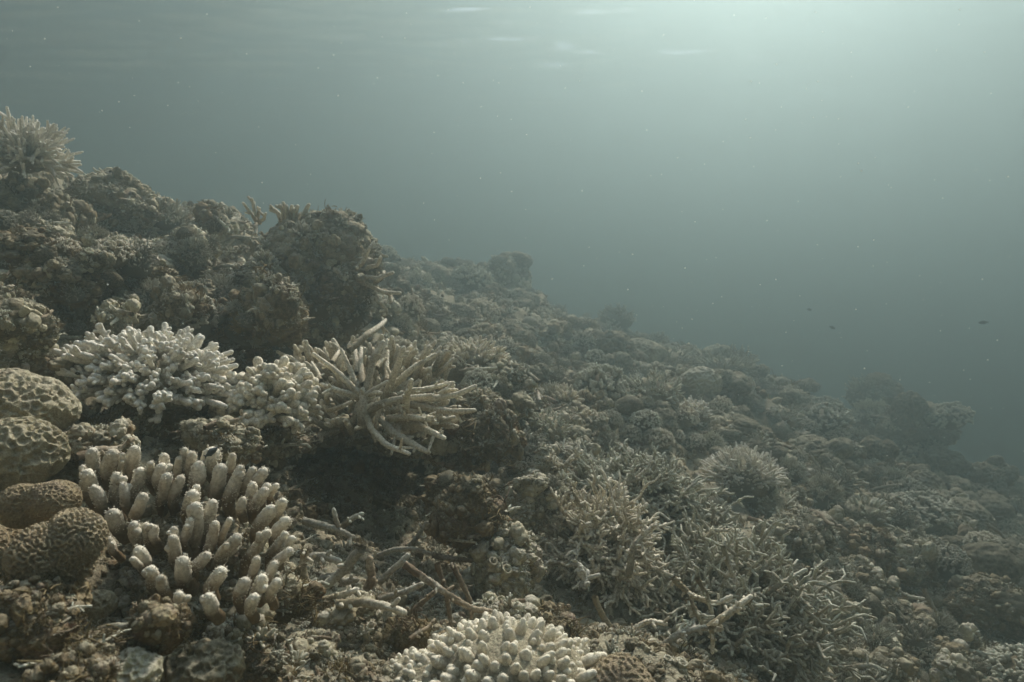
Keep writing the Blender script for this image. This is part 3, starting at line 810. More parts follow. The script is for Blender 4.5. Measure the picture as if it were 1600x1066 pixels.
# ---- thick finger coral
FING = [(480,60,490,200,70),(590,80,570,220,80),(710,50,680,210,75),(850,85,850,210,65),(1005,85,990,210,55),(1110,60,1100,160,100),(1215,90,1190,200,60),
 (460,180,450,290,85),(485,262,515,360,88),(605,190,590,360,80),(735,160,710,330,88),(870,195,840,350,82),(850,150,830,260,65),(955,215,900,340,60),
 (1050,135,1020,270,76),(1160,145,1120,320,80),(1250,185,1200,350,76),(1320,160,1265,290,60),(1380,170,1325,260,62),(1250,150,1215,250,50),(1330,245,1290,340,60),
 (1395,245,1345,330,62),(1400,280,1325,380,66),(750,310,700,440,86),(1010,290,980,410,86),(1030,255,1010,330,60),(1268,322,1240,390,58),(1025,350,990,590,82),
 (1120,330,1070,530,78),(1125,450,1080,610,72),(1425,370,1340,490,76),(1482,342,1420,420,56),(1500,430,1425,530,66),(700,450,722,560,76),(757,450,768,550,52),
 (582,388,612,480,92),(895,530,905,660,76),(1242,522,1130,670,72),(1400,500,1275,660,82),(1492,510,1395,620,58),(1532,522,1445,630,56),(1525,600,1405,690,60),
 (725,585,742,690,88),(782,682,800,780,82),(945,645,970,750,100),(1090,605,1000,700,76),(1162,700,1100,800,82),(1080,825,1100,910,78),(1282,750,1240,850,72),
 (1385,725,1340,820,70),(1448,745,1400,840,62),(922,825,932,910,76),(835,735,848,810,56),(1342,640,1305,730,50),(1442,650,1395,740,60),(1330,835,1300,910,62),
 (640,95,640,210,45),(780,130,775,240,42),(925,110,920,220,50),(425,150,450,240,52),(965,75,955,200,50),(650,240,650,360,50),(1000,430,960,560,55),
 (905,490,900,560,58),(800,460,800,540,50),(1200,430,1150,560,48),(570,520,590,600,55),(690,640,720,680,46),(1440,250,1400,320,48),(1180,560,1130,640,50)]
def zf(zx, zy): return zx * .3, 680 + zy * .3
root = empty('finger_coral', at(300, 880, .9), 'large cream coral of thick separate upright fingers in the lower left', 'coral')
rng = np.random.default_rng(4)
for k, (tx, ty, bx, by, w) in enumerate(FING):
    tx, ty = zf(tx, ty); bx, by = zf(bx, by)
    dt = .665 + (935 - ty) / 240 * .25; w3 = siz(w * .3, dt) / 2 * rng.uniform(.74, 1.04)
    tip = at(tx + rng.uniform(-2.5, 2.5), ty + rng.uniform(-3, 3), dt + rng.uniform(-.012, .012)); b = at(bx + rng.uniform(-3, 3), by, dt + .012)
    ax = (tip - b); L = ax.length; ax.normalize()
    tip = tip - ax * w3 * .8
    low = b + (b - tip) * .35 + Vector((0, .018, -.012))
    tb = Tubes()
    mid = b.lerp(tip, .45) + perp(rng, ax) * w3 * .28
    tb.add([low, b, mid, tip], [w3 * .95, w3 * .88, w3 * 1.0, w3 * .80], 16, 0, 1, .085, step=w3 * .33, seed=k)
    if rng.random() < .35:        # a stubby side finger or a fused bump
        f = rng.uniform(.25, .8); p = b.lerp(tip, f); v = (perp(rng, ax) + ax * rng.uniform(.6, 1.3)).normalized()
        tb.add([p - v * w3 * .3, p + v * w3 * .8, p + v * w3 * rng.uniform(1.2, 1.8)], [w3 * .7, w3 * .72, w3 * .55], 12, .4, .95, .085, step=w3 * .3, seed=k)
    corallites(tb, b.lerp(tip, -.1), tip, w3 * .9, w3 * .95, 120, rng, w3 * .15)
    for _ in range(7):      # cups over the round tip
        v = (ax * rng.uniform(.4, 1.3) + perp(rng, ax)).normalized(); p = tip + v * w3 * .86
        tb.add([p, p + v * w3 * .14], [w3 * .11, w3 * .08], 5, .9, 1, step=w3)
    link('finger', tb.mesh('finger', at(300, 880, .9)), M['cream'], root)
# ---- brain and honeycomb corals
brain(90, 853, .70, 130, 'rounded brain coral with deep sharp maze grooves, right of the two in the lower left', 'maze', 1, (1, .9, .86), pitch=.0043, depth=.0020, lobes=2, rot=(R(-15), R(-12), R(15)))
brain(62, 786, .76, 112, 'smoother folded brain coral just behind the deeply grooved one in the lower left', 'cells', 3, (1, .9, .74), pitch=.0050, depth=.0010, lobes=2, rot=(R(-10), 0, R(-20)))
brain(-8, 862, .78, 100, 'dull brown brain coral cut by the left edge beside the grooved one', 'cells', 6, (1, .9, .8), pitch=.007, depth=.0012)
brain(25, 708, .90, 150, 'pale honeycomb coral dome at the left edge, the lower of two', 'pits', 8, (1, .9, .74), pitch=.0098, depth=.0030, mat='honey', name='honeycomb_coral')
brain(20, 635, 1.02, 180, 'flatter honeycomb coral at the left edge behind the lower honeycomb dome', 'pits', 9, (1, .9, .58), pitch=.0105, depth=.0032, mat='honey', name='honeycomb_coral', rot=(0, R(8), 0))
brain(968, 1078, .83, 118, 'olive-brown brain coral dome at the bottom edge right of the nubby cream coral', 'maze', 12, (1, .9, .85), pitch=.0075, depth=.0014)
brain(70, 935, .70, 120, 'dark knobbly star coral below the grooved brain coral', 'pits', 14, (1, .9, .7), pitch=.0095, depth=.003, mat='rock_brown', name='star_coral')
brain(205, 1052, .62, 84, 'small bubbly beige star coral on the bottom edge at the left', 'pits', 39, (1, .9, .75), pitch=.0075, depth=.0024, mat='rock_pale', name='star_coral', sub=6)
brain(318, 1046, .68, 120, 'brown crusted star coral on the bottom edge below the rusty stub', 'pits', 38, (1, .9, .6), pitch=.0085, depth=.003, mat='rock', name='star_coral', sub=6)
brain(155, 945, .76, 44, 'small pale pitted coral dome beside the dark star coral', 'cells', 15, (1, 1, .9), pitch=.0085, depth=.0022, mat='rock_grey', name='star_coral', sub=6)

# ---- white knobby coral
colony(at(240, 594, 1.22), siz(118, 1.22), siz(66, 1.22), 'knob', 290, siz(4.6, 1.2), 'bleached white knobby bush coral above the finger coral', 'white', 21, 2,
       tilt=(R(22), R(14), 0), zmin=-.12, inner=.45, name='bush_coral', corek=.66, nvar=14, ry=siz(95, 1.22), jitter=.2)
tb = Tubes(); c0 = at(253, 624, 1.1); rng = np.random.default_rng(8)
for k in range(12):
    v = (Vector(rng.standard_normal(3)) + Vector((0, -.6, .5))).normalized(); tb.add([c0, c0 + v * siz(12, 1.1)], [siz(5, 1.1), siz(4, 1.1)], 8, .3, 1, .1, seed=k)
tag(link('knobby_coral', tb.mesh('knobby_coral', c0), M['white'], None, c0), 'tiny white coral tuft hanging just below the bleached white knobby bush', 'coral')

# ---- beige clump coral left of the staghorn
colony(at(415, 640, 1.26), siz(78, 1.26), siz(66, 1.26), 'knob', 95, siz(7, 1.26), 'beige clump coral with stubby brown-stained fingers, between white bush and staghorn', 'stag', 23, 2,
       zmin=-.25, inner=.3, name='clump_coral', corek=.5, nvar=12, ry=siz(60, 1.26), tilt=(R(15), 0, 0))

# ---- nubby cream coral at the bottom
colony(at(785, 1085, .86), siz(160, .86), siz(108, .86), 'nub', 250, siz(9.2, .86), 'cream coral of many short plump nubs at the middle of the bottom edge', 'nub', 25, 2,
       zmin=-.05, inner=.72, name='nubby_coral', corek=.84, nvar=16, ry=siz(125, .86), jitter=.05, lift=.1)
colony(at(655, 1070, .84), siz(66, .84), siz(46, .84), 'nub', 60, siz(7, .90), 'lower lobe of small pale nubs at the left foot of the nubby cream coral', 'nub', 26, 2,
       zmin=-.05, inner=.7, name='nubby_coral', corek=.84, nvar=10, jitter=.06)

# ---- large pale staghorn with long fingers
def zs(p): return 300 + p[0] / 3.478, 480 + p[1] / 3.478
STAG = [([(960,520),(900,465),(780,345),(660,255)],45,-.02),([(950,530),(900,490),(800,450),(700,420)],45,-.04),([(940,480),(905,430),(850,330),(810,230)],42,.02),
 ([(945,470),(960,400),(985,280),(1040,190)],52,.0),([(930,420),(922,320),(920,225)],42,.06),([(892,360),(885,290),(885,215)],36,.09),
 ([(1040,500),(1075,420),(1115,320),(1150,222)],50,-.05),([(1060,400),(1065,320),(1065,238)],36,.06),([(1075,450),(1120,400),(1210,325),(1320,258)],46,.02),
 ([(1120,480),(1240,450),(1410,412)],42,.0),([(1130,500),(1300,500),(1430,475),(1540,430)],46,-.03),([(1150,520),(1300,552),(1420,562),(1535,562)],48,-.06),
 ([(930,600),(985,545),(1110,500),(1300,482)],56,-.04),([(1165,600),(1163,500),(1192,398)],50,-.12),([(1060,605),(1180,605),(1310,615)],42,-.08),
 ([(950,600),(985,670),(1060,745),(1180,797)],42,-.10),([(1030,610),(1100,680),(1180,740),(1285,790)],50,-.07),([(1140,610),(1220,645),(1290,680),(1372,712)],48,-.07),
 ([(850,240),(960,150),(1010,110),(1052,72)],46,.10),([(585,362),(620,390),(668,415)],36,.02),([(930,640),(922,560),(935,450)],78,-.02),([(960,480),(1000,462),(1030,465)],30,-.05),
 ([(745,565),(800,540),(865,515)],34,-.03),([(630,525),(665,570),(700,605)],34,-.03),([(1190,590),(1250,600),(1310,600)],36,-.1),([(1330,480),(1380,450),(1420,410)],36,-.02),
 ([(1000,330),(1040,290),(1060,180)],36,.05),([(700,400),(690,350),(650,300)],30,.08),([(760,300),(790,260),(800,235)],30,.1)]
o0 = at(570, 640, 1.36)
root = empty('staghorn_coral', o0, 'large pale staghorn coral with long smooth ringed fingers spreading over the dark hollow', 'coral')
rng = np.random.default_rng(14)
for k, (pl, w, dz) in enumerate(STAG):
    d0 = 1.34; pts = []
    for i, p in enumerate(pl):
        f = i / (len(pl) - 1); x, y = zs(p); jx = 2.4 * (0 < i < len(pl) - 1); x += rng.uniform(-jx, jx); y += rng.uniform(-jx, jx); pts.append(at(x, y, d0 + dz * f + .012 * rng.uniform(-1, 1) - (y - 600) * .0003))
    w3 = siz(w * .84 / 3.478, d0) / 2
    tb = Tubes(); rr = np.interp(np.linspace(0, 1, len(pts)), [0, .6, 1], [1.0, .9, .55]) * w3
    tb.add(pts, rr, 12, .25, 1, .13, step=w3 * .5, seed=k)
    for _ in range(int(rng.integers(2, 6)) if w > 35 else 1):      # little side cups
        f = rng.uniform(.3, .95); i = min(int(f * (len(pts) - 1)), len(pts) - 2); p = pts[i].lerp(pts[i + 1], f * (len(pts) - 1) - i)
        ax = (pts[i + 1] - pts[i]).normalized(); v = (perp(rng, ax) + ax * .5).normalized()
        l_ = w3 * (rng.uniform(3, 6) if rng.random() < .35 else rng.uniform(1.2, 2.0)); tb.add([p, p + v * l_ * .5, p + v * l_], [w3 * .5, w3 * .42, w3 * .3], 7, .5, 1, .1, seed=k)
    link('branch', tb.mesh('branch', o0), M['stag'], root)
for k in range(210):                                              # shorter branches filling the clump behind
    fx, fy = rng.random(), rng.random()
    x0, y0 = 560 + 840 * fx, 230 + 420 * fy + 90 * abs(fx - .5)
    x, y = zs((x0, y0)); d = 1.42 + .12 * (1 - fy) + rng.uniform(-.03, .05)
    b = at(x, y, d); dirv = Vector((fx - .45 + rng.uniform(-.35, .35), rng.uniform(-.7, .1), .65 - .6 * fy + rng.uniform(-.2, .4))).normalized()
    L = siz(rng.uniform(18, 34), d); r = siz(rng.uniform(3.6, 5.2), d); tb = Tubes()
    q = b + dirv * L * .5 + perp(rng, dirv) * L * .1; tp = b + dirv * L
    tb.add([b - dirv * L * .5, q, tp], [r, r, r * .7], 9, 0, .95, .09, seed=k)
    if rng.random() < .6: v = (perp(rng, dirv) + dirv).normalized(); tb.add([q, q + v * L * .4], [r * .75, r * .6], 8, .4, .95, .08, seed=k)
    link('branch', tb.mesh('branch', o0), M['stag'], root)

# ---- small dark cluster and stray twigs on the big boulder
colony(at(413, 420, 1.76), siz(28, 1.72), siz(30, 1.72), 'nub', 70, siz(2.6, 1.72), 'small cluster of thin pale-tipped stubs on the left face of the big central boulder', 'dull', 31, 1, tilt=(R(60), 0, 0), zmin=-.1, inner=.4, name='cluster_coral', corek=.5)
def twig(pl, w, d, label, mat='grey', seed=0, dz=0.0, stubs=3, cat='coral branch', group=None, zm=None, name='broken_branch', sides=12):
    pts = []
    for i, p in enumerate(pl):
        x, y = zm(p) if zm else p
        pts.append(at(x, y, d + dz * i / (len(pl) - 1)))
    w3 = siz(w, d) / 2; rng = np.random.default_rng(seed + 50); tb = Tubes()
    tb.add(pts, np.linspace(1.05, .75, len(pts)) * w3, sides, 0, 1, .22, step=w3 * .55, seed=seed)
    for _ in range(stubs):
        i = int(rng.integers(0, len(pts) - 1)); p = pts[i].lerp(pts[i + 1], rng.random()); ax = (pts[i + 1] - pts[i]).normalized()
        v = (perp(rng, ax) + ax * .4).normalized(); tb.add([p, p + v * w3 * rng.uniform(1.3, 3)], [w3 * .6, w3 * .45], 8, .3, 1, .1, seed=seed)
    o = link(name, tb.mesh(name, pts[0]), M[mat], None, pts[0])
    return tag(o, label, cat, group)
def colony_tw(lines, w, d, label, mat, seed, name='branching_coral', zm=None, stubs=2):
    o0 = at(*(zm(lines[0][0]) if zm else lines[0][0]), d)
    root = empty(name, o0, label, 'coral'); rng = np.random.default_rng(seed)
    for k, pl in enumerate(lines):
        dd = d + rng.uniform(-.03, .03); pts = []
        for i, p in enumerate(pl): x, y = zm(p) if zm else p; pts.append(at(x, y, dd - .02 * i))
        w3 = siz(w, d) / 2; tb = Tubes(); tb.add(pts, np.linspace(1.1, .7, len(pts)) * w3, 8, .2, 1, .1, seed=k)
        for _ in range(stubs):
            i = int(rng.integers(0, len(pts) - 1)); p = pts[i].lerp(pts[i + 1], rng.random()); ax = (pts[i + 1] - pts[i]).normalized()
            v = (perp(rng, ax) + ax * .8).normalized(); tb.add([p, p + v * w3 * rng.uniform(1.5, 4)], [w3 * .8, w3 * .6], 7, .5, 1, .1, seed=k)
        link('branch', tb.mesh('branch', o0), M[mat], root)
    return root
z2 = lambda p: (240 + p[0] / 4, 280 + p[1] / 4)
colony_tw([[(640,260),(600,200),(560,150)],[(640,260),(630,190),(615,125)],[(645,270),(655,220),(662,185)],[(640,280),(640,300),(640,340)],[(650,270),(690,250),(700,215)]], 6, 1.98, 'three thin pale twigs poking up left of the top of the big central boulder', 'stag', 3, zm=z2)
colony_tw([[(820,330),(780,210),(735,180)],[(830,330),(810,200),(790,165)],[(850,330),(860,200),(865,170)],[(870,330),(890,200),(900,170)],[(880,330),(940,215),(970,160)],[(840,330),(830,190),(830,170)]], 8, 1.9, 'crown of short horns on the very top of the big central boulder', 'stag', 4, zm=z2)
colony_tw([[(1240,620),(1340,660),(1440,710),(1540,712)],[(1300,650),(1310,610),(1400,620),(1495,585)],[(1440,700),(1480,720),(1485,765)],[(1280,630),(1340,550),(1400,540),(1420,490)],[(1270,560),(1320,500),(1350,430)],[(1250,640),(1180,600),(1130,560)],[(1430,860),(1460,830),(1420,770)],[(1380,640),(1430,610),(1440,580)]], 7.5, 1.84, 'bare antler-like branches sticking out from the right side of the big central boulder', 'stag', 5, zm=z2)

# ---- fallen branches in the rubble field below the hollow
z7 = lambda p: (420 + p[0] / 2.9125, 700 + p[1] / 2.9125)
twig([(155,330),(250,355),(320,375),(385,410)], 11.5, 1.12, 'pale thick fallen branch with two upright stubs at the left of the hollow floor', 'grey', 1, zm=z7)
twig([(318,360),(305,320),(295,280)], 8, 1.12, 'short upright stub rising from the pale fallen branch at the hollow floor', 'grey', 2, zm=z7, stubs=0)
twig([(335,360),(380,320),(425,300)], 9, 1.10, 'knobby short branch slanting right behind the pale fallen branch', 'thicket', 3, zm=z7, stubs=5)
twig([(470,500),(580,460),(660,460),(745,485)], 8, 1.22, 'thin grey arched branch lying along the front of the dark hollow', 'grey', 4, zm=z7)
twig([(745,490),(860,507),(960,515),(1100,535)], 8, 1.2, 'thin rusty branch lying below the brown turf boulder', 'rusty', 5, zm=z7, stubs=6)
twig([(415,465),(350,545),(280,610),(215,640)], 15, 1.02, 'thick grey branch slanting up to the right in the middle of the rubble', 'grey', 6, zm=z7)
twig([(450,645),(470,590),(458,505)], 14, 1.03, 'dark brown upright broken stump in the middle of the rubble', 'rusty', 7, zm=z7)
twig([(615,530),(720,600),(850,690),(930,735),(1010,745)], 11, .98, 'long rusty branch with white spots slanting down to the right toward the nubby coral', 'rusty', 8, zm=z7, stubs=8)
twig([(765,525),(785,590),(805,650),(820,740),(832,805)], 8.5, 1.0, 'thin spotted branch standing nearly upright across the long rusty one', 'rusty', 9, zm=z7)
twig([(832,525),(880,620),(925,712)], 8.5, 1.08, 'straight reddish stick right of the crossing rusty branches', 'rusty', 10, zm=z7, stubs=1)
twig([(500,690),(600,662),(697,620)], 10, 1.0, 'grey branch pointing right behind the crossing rusty branches', 'grey', 11, zm=z7)
twig([(640,765),(690,710),(755,655)], 9, 1.0, 'short spotted branch leading up to the crossing rusty branches', 'rusty', 12, zm=z7)
twig([(150,535),(160,600),(195,655),(250,705)], 14, .96, 'curved pale branch at the left of the rubble beside the finger coral', 'stag', 13, zm=z7)
twig([(250,692),(330,672),(400,645)], 11, .96, 'pale short branch joining the curved one at the left of the rubble', 'stag', 14, zm=z7)
twig([(310,712),(420,700),(520,718),(615,748)], 14, .92, 'thick pale branch with dark bands lying flat above the crusted bottom rock', 'stag', 15, zm=z7)
twig([(500,615),(560,560),(632,490)], 11, 1.08, 'pale spotty branch rising to the right in the centre of the rubble', 'grey', 16, zm=z7)
twig([(190,500),(250,492),(320,515)], 13, 1.06, 'grey sideways stub behind the curved pale branch', 'grey', 17, zm=z7)
twig([(165,460),(158,500),(150,545)], 12, 1.04, 'small pale upright stub above the curved branch in the rubble', 'stag', 18, zm=z7)
twig([(640,450),(680,400),(720,340)], 8, 1.3, 'dim slanting stick inside the dark hollow beside the turf boulder', 'grey', 19, zm=z7)
twig([(400,660),(430,665),(462,670)], 8, .97, 'short pale peg beside the joined branches in the rubble', 'stag', 20, zm=z7)
twig([(240,600),(300,580),(340,610),(400,600)], 12, 1.05, 'lumpy grey branch half buried in the middle of the rubble', 'grey', 21, zm=z7)
twig([(560,850),(600,800),(640,775)], 9, .96, 'small brown branch lying against the weed-grown lump', 'rusty', 22, zm=z7)

# ================================================================== top left bush, mid slope, right side
colony(at(38, 255, 2.0), siz(74, 2.0), siz(70, 2.0), 'twig', 150, siz(3.0, 2.0), 'pale branching bush coral on the top left skyline, cut by the left edge', 'white', 61, 2,
       zmin=-.35, inner=.12, name='bush_coral', corek=.22, nvar=10)
rock(15, 312, 2.1, 130, 'dim rock on which the top left bush coral stands', 'rock_grey', 62, 6, squash=(1, .9, .5))

colony(at(738, 578, 2.12), siz(60, 2.12), siz(46, 2.12), 'twig', 130, siz(3.2, 2.12), 'round cream bush coral with fine upright twigs right behind the staghorn', 'stag', 63, 1, zmin=0, inner=.3, name='bush_coral', corek=.75)

# three staghorn thickets
rock(1010, 800, 1.95, 220, 'dark rubble rock beneath the rear fan-shaped staghorn thicket', 'rock', 64, 6, squash=(1, .8, .4))
rock(920, 950, 1.55, 160, 'dark rock beneath the left staghorn thicket', 'rock', 65, 6, squash=(1, .8, .6))
rock(1150, 1050, 1.68, 280, 'dark rock beneath the largest staghorn thicket', 'rock', 66, 7, squash=(1, .8, .55))
colony(at(1000, 788, 1.72), siz(135, 1.72), siz(84, 1.72), 'stag', 190, siz(3.6, 1.72), 'rear fan-shaped thicket of thin beige staghorn branches reaching right toward the whitish bush', 'thicket', 67, 1,
       zmin=.0, inner=.45, name='staghorn_thicket', core=False, nvar=10, tilt=(0, R(14), 0), ry=siz(80, 1.8), jitter=.25)
colony(at(935, 880, 1.40), siz(100, 1.4), siz(130, 1.4), 'stag', 170, siz(3.9, 1.4), 'left upright staghorn thicket with pale dusted branches, beside the pale crusted rock', 'stag', 68, 1,
       zmin=-.25, inner=.4, name='staghorn_thicket', core=False, nvar=10, ry=siz(90, 1.4), jitter=.3)
colony(at(1128, 1005, 1.44), siz(182, 1.44), siz(172, 1.44), 'stag', 295, siz(3.8, 1.44), 'largest staghorn thicket, a wide dome of tangled thin branches at the lower centre right', 'thicket', 69, 1,
       zmin=-.15, inner=.48, name='staghorn_thicket', core=False, nvar=12, ry=siz(130, 1.44), jitter=.28)
z9 = lambda p: (900 + p[0] / 3.484, 760 + p[1] / 3.484)
LONG = [([(100,600),(140,700),(190,770),(300,780),(400,730),(490,750)], 11, 1.20, 'stag', 'long pale branch curving like a bowl under the left thicket'),
 ([(530,500),(620,590),(700,620),(760,640),(845,600)], 11, 1.22, 'stag', 'long grey branch sagging across the front of the largest thicket'),
 ([(660,500),(710,590),(742,690)], 9, 1.20, 'thicket', 'short straight branch crossing the sagging grey one on the largest thicket'),
 ([(720,770),(860,670),(900,640),(950,600)], 13, 1.17, 'stag', 'thick pale branch rising right from the front fork of the largest thicket'),
 ([(440,900),(560,800),(640,775),(700,770),(790,775)], 13, 1.17, 'grey', 'thick grey branch leading down left into the dark under the largest thicket'),
 ([(735,770),(745,830),(742,905)], 9, 1.15, 'stag', 'dangling knobby stub below the front fork of the largest thicket'),
 ([(800,330),(850,480),(882,535)], 9, 1.28, 'white', 'whitish slim branch standing near the top of the largest thicket'),
 ([(285,495),(310,330),(360,270),(435,205)], 12, 1.25, 'stag', 'pale branch leaning right between the left and the largest thicket'),
 ([(255,185),(320,150),(385,98)], 10, 1.42, 'stag', 'pale forked branch end sticking out right of the left thicket top'),
 ([(-30,30),(40,130),(118,178)], 12, 1.32, 'stag', 'pale branch lying diagonally over the top of the left thicket'),
 ([(1010,600),(1130,520),(1250,455)], 10, 1.35, 'thicket', 'brown-grey branch pointing right off the shoulder of the largest thicket'),
 ([(745,210),(748,150),(742,85)], 7, 1.5, 'thicket', 'thin upright branch rising over the top of the largest thicket, left of two'),
 ([(760,215),(800,160),(842,112)], 7, 1.5, 'thicket', 'thin slanting branch rising over the top of the largest thicket, right of two'),
 ([(690,285),(760,240),(885,240)], 8, 1.42, 'stag', 'bent pale branch lying over the crown of the largest thicket'),
 ([(1230,860),(1330,800),(1445,775)], 6.5, 1.4, 'stag', 'thin pale branch poking out at the right edge of the largest thicket'),
 ([(600,600),(650,680),(700,760)], 12, 1.2, 'thicket', 'branch stem running down to the front fork of the largest thicket'),
 ([(110,560),(200,500),(300,420),(450,380)], 9, 1.33, 'stag', 'straight beige branch slanting up right through the left thicket'),
 ([(-70,-20),(-60,-110),(-20,-160),(30,-190)], 10, 1.5, 'stag', 'pale forked branch standing at the top of the left thicket'),
 ([(-65,-60),(-100,-120),(-140,-160)], 8, 1.5, 'stag', 'pale branch pointing up left at the top of the left thicket'),
 ([(40,560),(50,520),(60,470)], 18, 1.2, 'grey', 'knobby grey club-shaped branch end low in the left thicket'),
 ([(180,20),(330,-40),(400,-110),(410,-160)], 8, 1.62, 'stag', 'long branch running up right through the rear thicket')]
for k, (pl, w, d, m, lab) in enumerate(LONG): twig(pl, w * .82, d, lab, m, 60 + k, zm=z9, stubs=12, dz=.02)

# ---- corals one can name on the middle slope (x, y of the foot's middle, width px)
def onto(px, py):
    h = hit(px, py)
    return h if h else (at(px, py, 5), Vector((0, 0, 1)), 5)
def mid(px, py, wpx, hpx, kind, r_px, n, label, mat, seed, name='bush_coral', parts=True, zmin=0, inner=.3, corek=.7, lod=0, dd=None, **kw):
    if dd is None: h = onto(px, py + hpx * .35); d = h[0].y
    else: d = dd
    return colony(at(px, py + hpx * .25, d), siz(wpx / 2, d), siz(hpx * .75, d), kind, n, siz(r_px, d), label, mat, seed, lod, zmin=zmin, inner=inner, corek=corek, name=name, parts=parts, **kw)
mid(850, 668, 80, 60, 'twig', 2.6, 70, 'small spiky brown-beige coral left of the pale tuft on the middle slope', 'thicket', 71)
mid(905, 655, 66, 44, 'twig', 2.8, 60, 'small pale tuft coral above the left staghorn thicket', 'stag', 72)
mid(1020, 612, 96, 62, 'twig', 2.4, 110, 'round spiky coral with brownish pale-tipped twigs in the middle distance', 'thicket', 73)
mid(965, 612, 60, 30, 'twig', 2.4, 50, 'low whitish fringe of coral just left of the round spiky one', 'stag', 74)
mid(1083, 645, 60, 44, 'twig', 2.8, 60, 'small whitish flower-like coral right of the round spiky one', 'white', 75)
mid(1160, 738, 122, 76, 'twig', 2.4, 270, 'whitish bush coral with fine curved twigs on the right slope', 'white', 76, dd=2.45, lod=1)
mid(1205, 790, 92, 70, 'twig', 2.8, 90, 'dull lower tier of fine branches under the whitish bush on the right slope', 'thicket', 77, dd=2.4)
mid(1130, 572, 100, 34, 'twig', 1.8, 90, 'flat-topped plate coral behind the smooth dome in the middle distance', 'dull', 78, name='plate_coral')
mid(1050, 560, 80, 36, 'twig', 1.8, 70, 'hazy bushy coral left of the flat-topped plate on the skyline', 'dull', 79)
mid(885, 622, 56, 38, 'nub', 2.8, 60, 'rounded pale knobbly coral head below the far mound', 'stag', 80, name='knobby_coral')
mid(1312, 745, 100, 66, 'stag', 2.2, 26, 'thin antler-like coral standing dim on the right slope', 'dull', 81, name='staghorn_coral', core=False, inner=.1)
mid(1420, 672, 60, 44, 'twig', 1.8, 60, 'pale fan of fine branches on the face of the far right mound', 'thicket', 82)
mid(1225, 650, 50, 34, 'twig', 2.0, 40, 'faint bushy coral on the dim slope right of the smooth dome', 'dull', 83)
mid(1175, 690, 60, 40, 'twig', 2.2, 50, 'beige bushy coral just above the whitish bush', 'dull', 84)
mid(1350, 800, 80, 44, 'nub', 3, 70, 'pale-crested knobby coral on the right slope', 'thicket', 85, name='knobby_coral')
def bigdome(px, py, d, w, label, seed, sq=.8, mat='rock_grey', pitch=.03, kind='cells', name='dome_coral', depth=.005):
    return brain(px, py, d, w, label, kind, seed, (1, .9, sq), pitch=pitch, depth=depth, mat=mat, sub=6, name=name)
bigdome(1095, 600, 3.7, 66, 'smooth pale dome coral standing out in the middle distance', 90, .8, 'rock_pale')
bigdome(1000, 552, 4.7, 84, 'wide hazy dome coral on the skyline right of the far mound', 91, .55)
bigdome(1122, 668, 3.0, 44, 'small domed head above the right part of the slope with a dark underside', 92, .8)
bigdome(1500, 815, 3.6, 92, 'large smooth dome coral low on the right slope', 93, .75, 'rock')
bigdome(1445, 780, 4.0, 70, 'tall rounded column-like coral head left of the large right dome', 94, 1.3, 'rock')
bigdome(1385, 880, 2.9, 92, 'round dark coral head in the lower right, left of a second one', 95, .95, 'rock')
bigdome(1475, 885, 3.0, 96, 'second round dark coral head in the lower right', 96, .85, 'rock')
bigdome(1320, 870, 2.6, 46, 'small dim round knob left of the two dark lower right heads', 97, .85)
for k, (x, y, d, w, sq, lab, m) in enumerate([
  (740, 492, 4.9, 240, .55, 'core of the far hazy mound behind the central boulder', 'rock'),
  (772, 444, 5.6, 110, .7, 'dim peak of the far hazy mound', 'rock'),
  (655, 468, 4.6, 110, .6, 'left shoulder of the far hazy mound beside the big boulder', 'rock'),
  (880, 535, 4.6, 160, .5, 'lower right shoulder of the far hazy mound', 'rock'),
  (1095, 615, 4.0, 130, .5, 'rock hump that carries the smooth pale dome coral', 'rock_grey'),
  (1010, 660, 3.0, 170, .45, 'shaded rock hump under the round spiky coral', 'rock'),
  (1415, 675, 5.2, 130, .8, 'far right mound standing against the dark water', 'rock'),
  (1370, 622, 6.2, 80, .7, 'faint far knoll left above the far right mound', 'rock'),
  (1500, 755, 4.9, 130, .6, 'brownish hump right below the far right mound', 'rock'),
  (1560, 785, 5.4, 110, .6, 'dim hump at the right edge of the reef', 'rock'),
  (1345, 805, 2.9, 120, .6, 'dark knobby rock with a pale crest on the right slope', 'rock'),
  (1190, 800, 2.75, 140, .8, 'dark rock below the whitish bush coral', 'rock'),
  (1330, 960, 2.3, 170, .35, 'ridged slab of rock in the lower right', 'rock_grey'),
  (1300, 1050, 1.9, 130, .6, 'round crusted rock at the bottom edge right of the largest thicket', 'rock_grey'),
  (1430, 1040, 2.1, 170, .5, 'beige ridged rock at the bottom edge in the lower right', 'rock'),
  (1560, 1000, 2.5, 150, .6, 'dark rock at the right edge near the bottom', 'rock'),
  (1540, 900, 3.2, 130, .5, 'dim ridge rock at the right edge above the fallen twigs', 'rock'),
  (700, 560, 2.9, 90, .6, 'shaded rock between the staghorn and the far mound', 'rock_grey'),
  (830, 610, 3.0, 90, .6, 'knobby rock right behind the round cream bush', 'rock_grey'),
  (880, 700, 2.2, 110, .55, 'rock with pale knobs under the small pale tuft coral', 'rock'),
  (840, 730, 1.75, 90, .7, 'pale lumpy rock above the round-lumped one left of the thickets', 'rock_pale'),
  (1260, 720, 3.3, 90, .6, 'dim knobby rock right above the whitish bush coral', 'rock'),
  ]):
    rock(x, y, d, w, lab, m, 200 + k, 6, squash=(1, .85, sq), lobes=8, kn=dict(k2=(7, .13)), dens=.8)
z6 = lambda p: (1200 + p[0] / 4, 800 + p[1] / 4)
twig([(770,460),(850,520),(900,535),(970,542)], 7, 2.3, 'pale bent stick lying left of the long leaning twig in the lower right', 'grey', 90, zm=z6, stubs=2, sides=8)
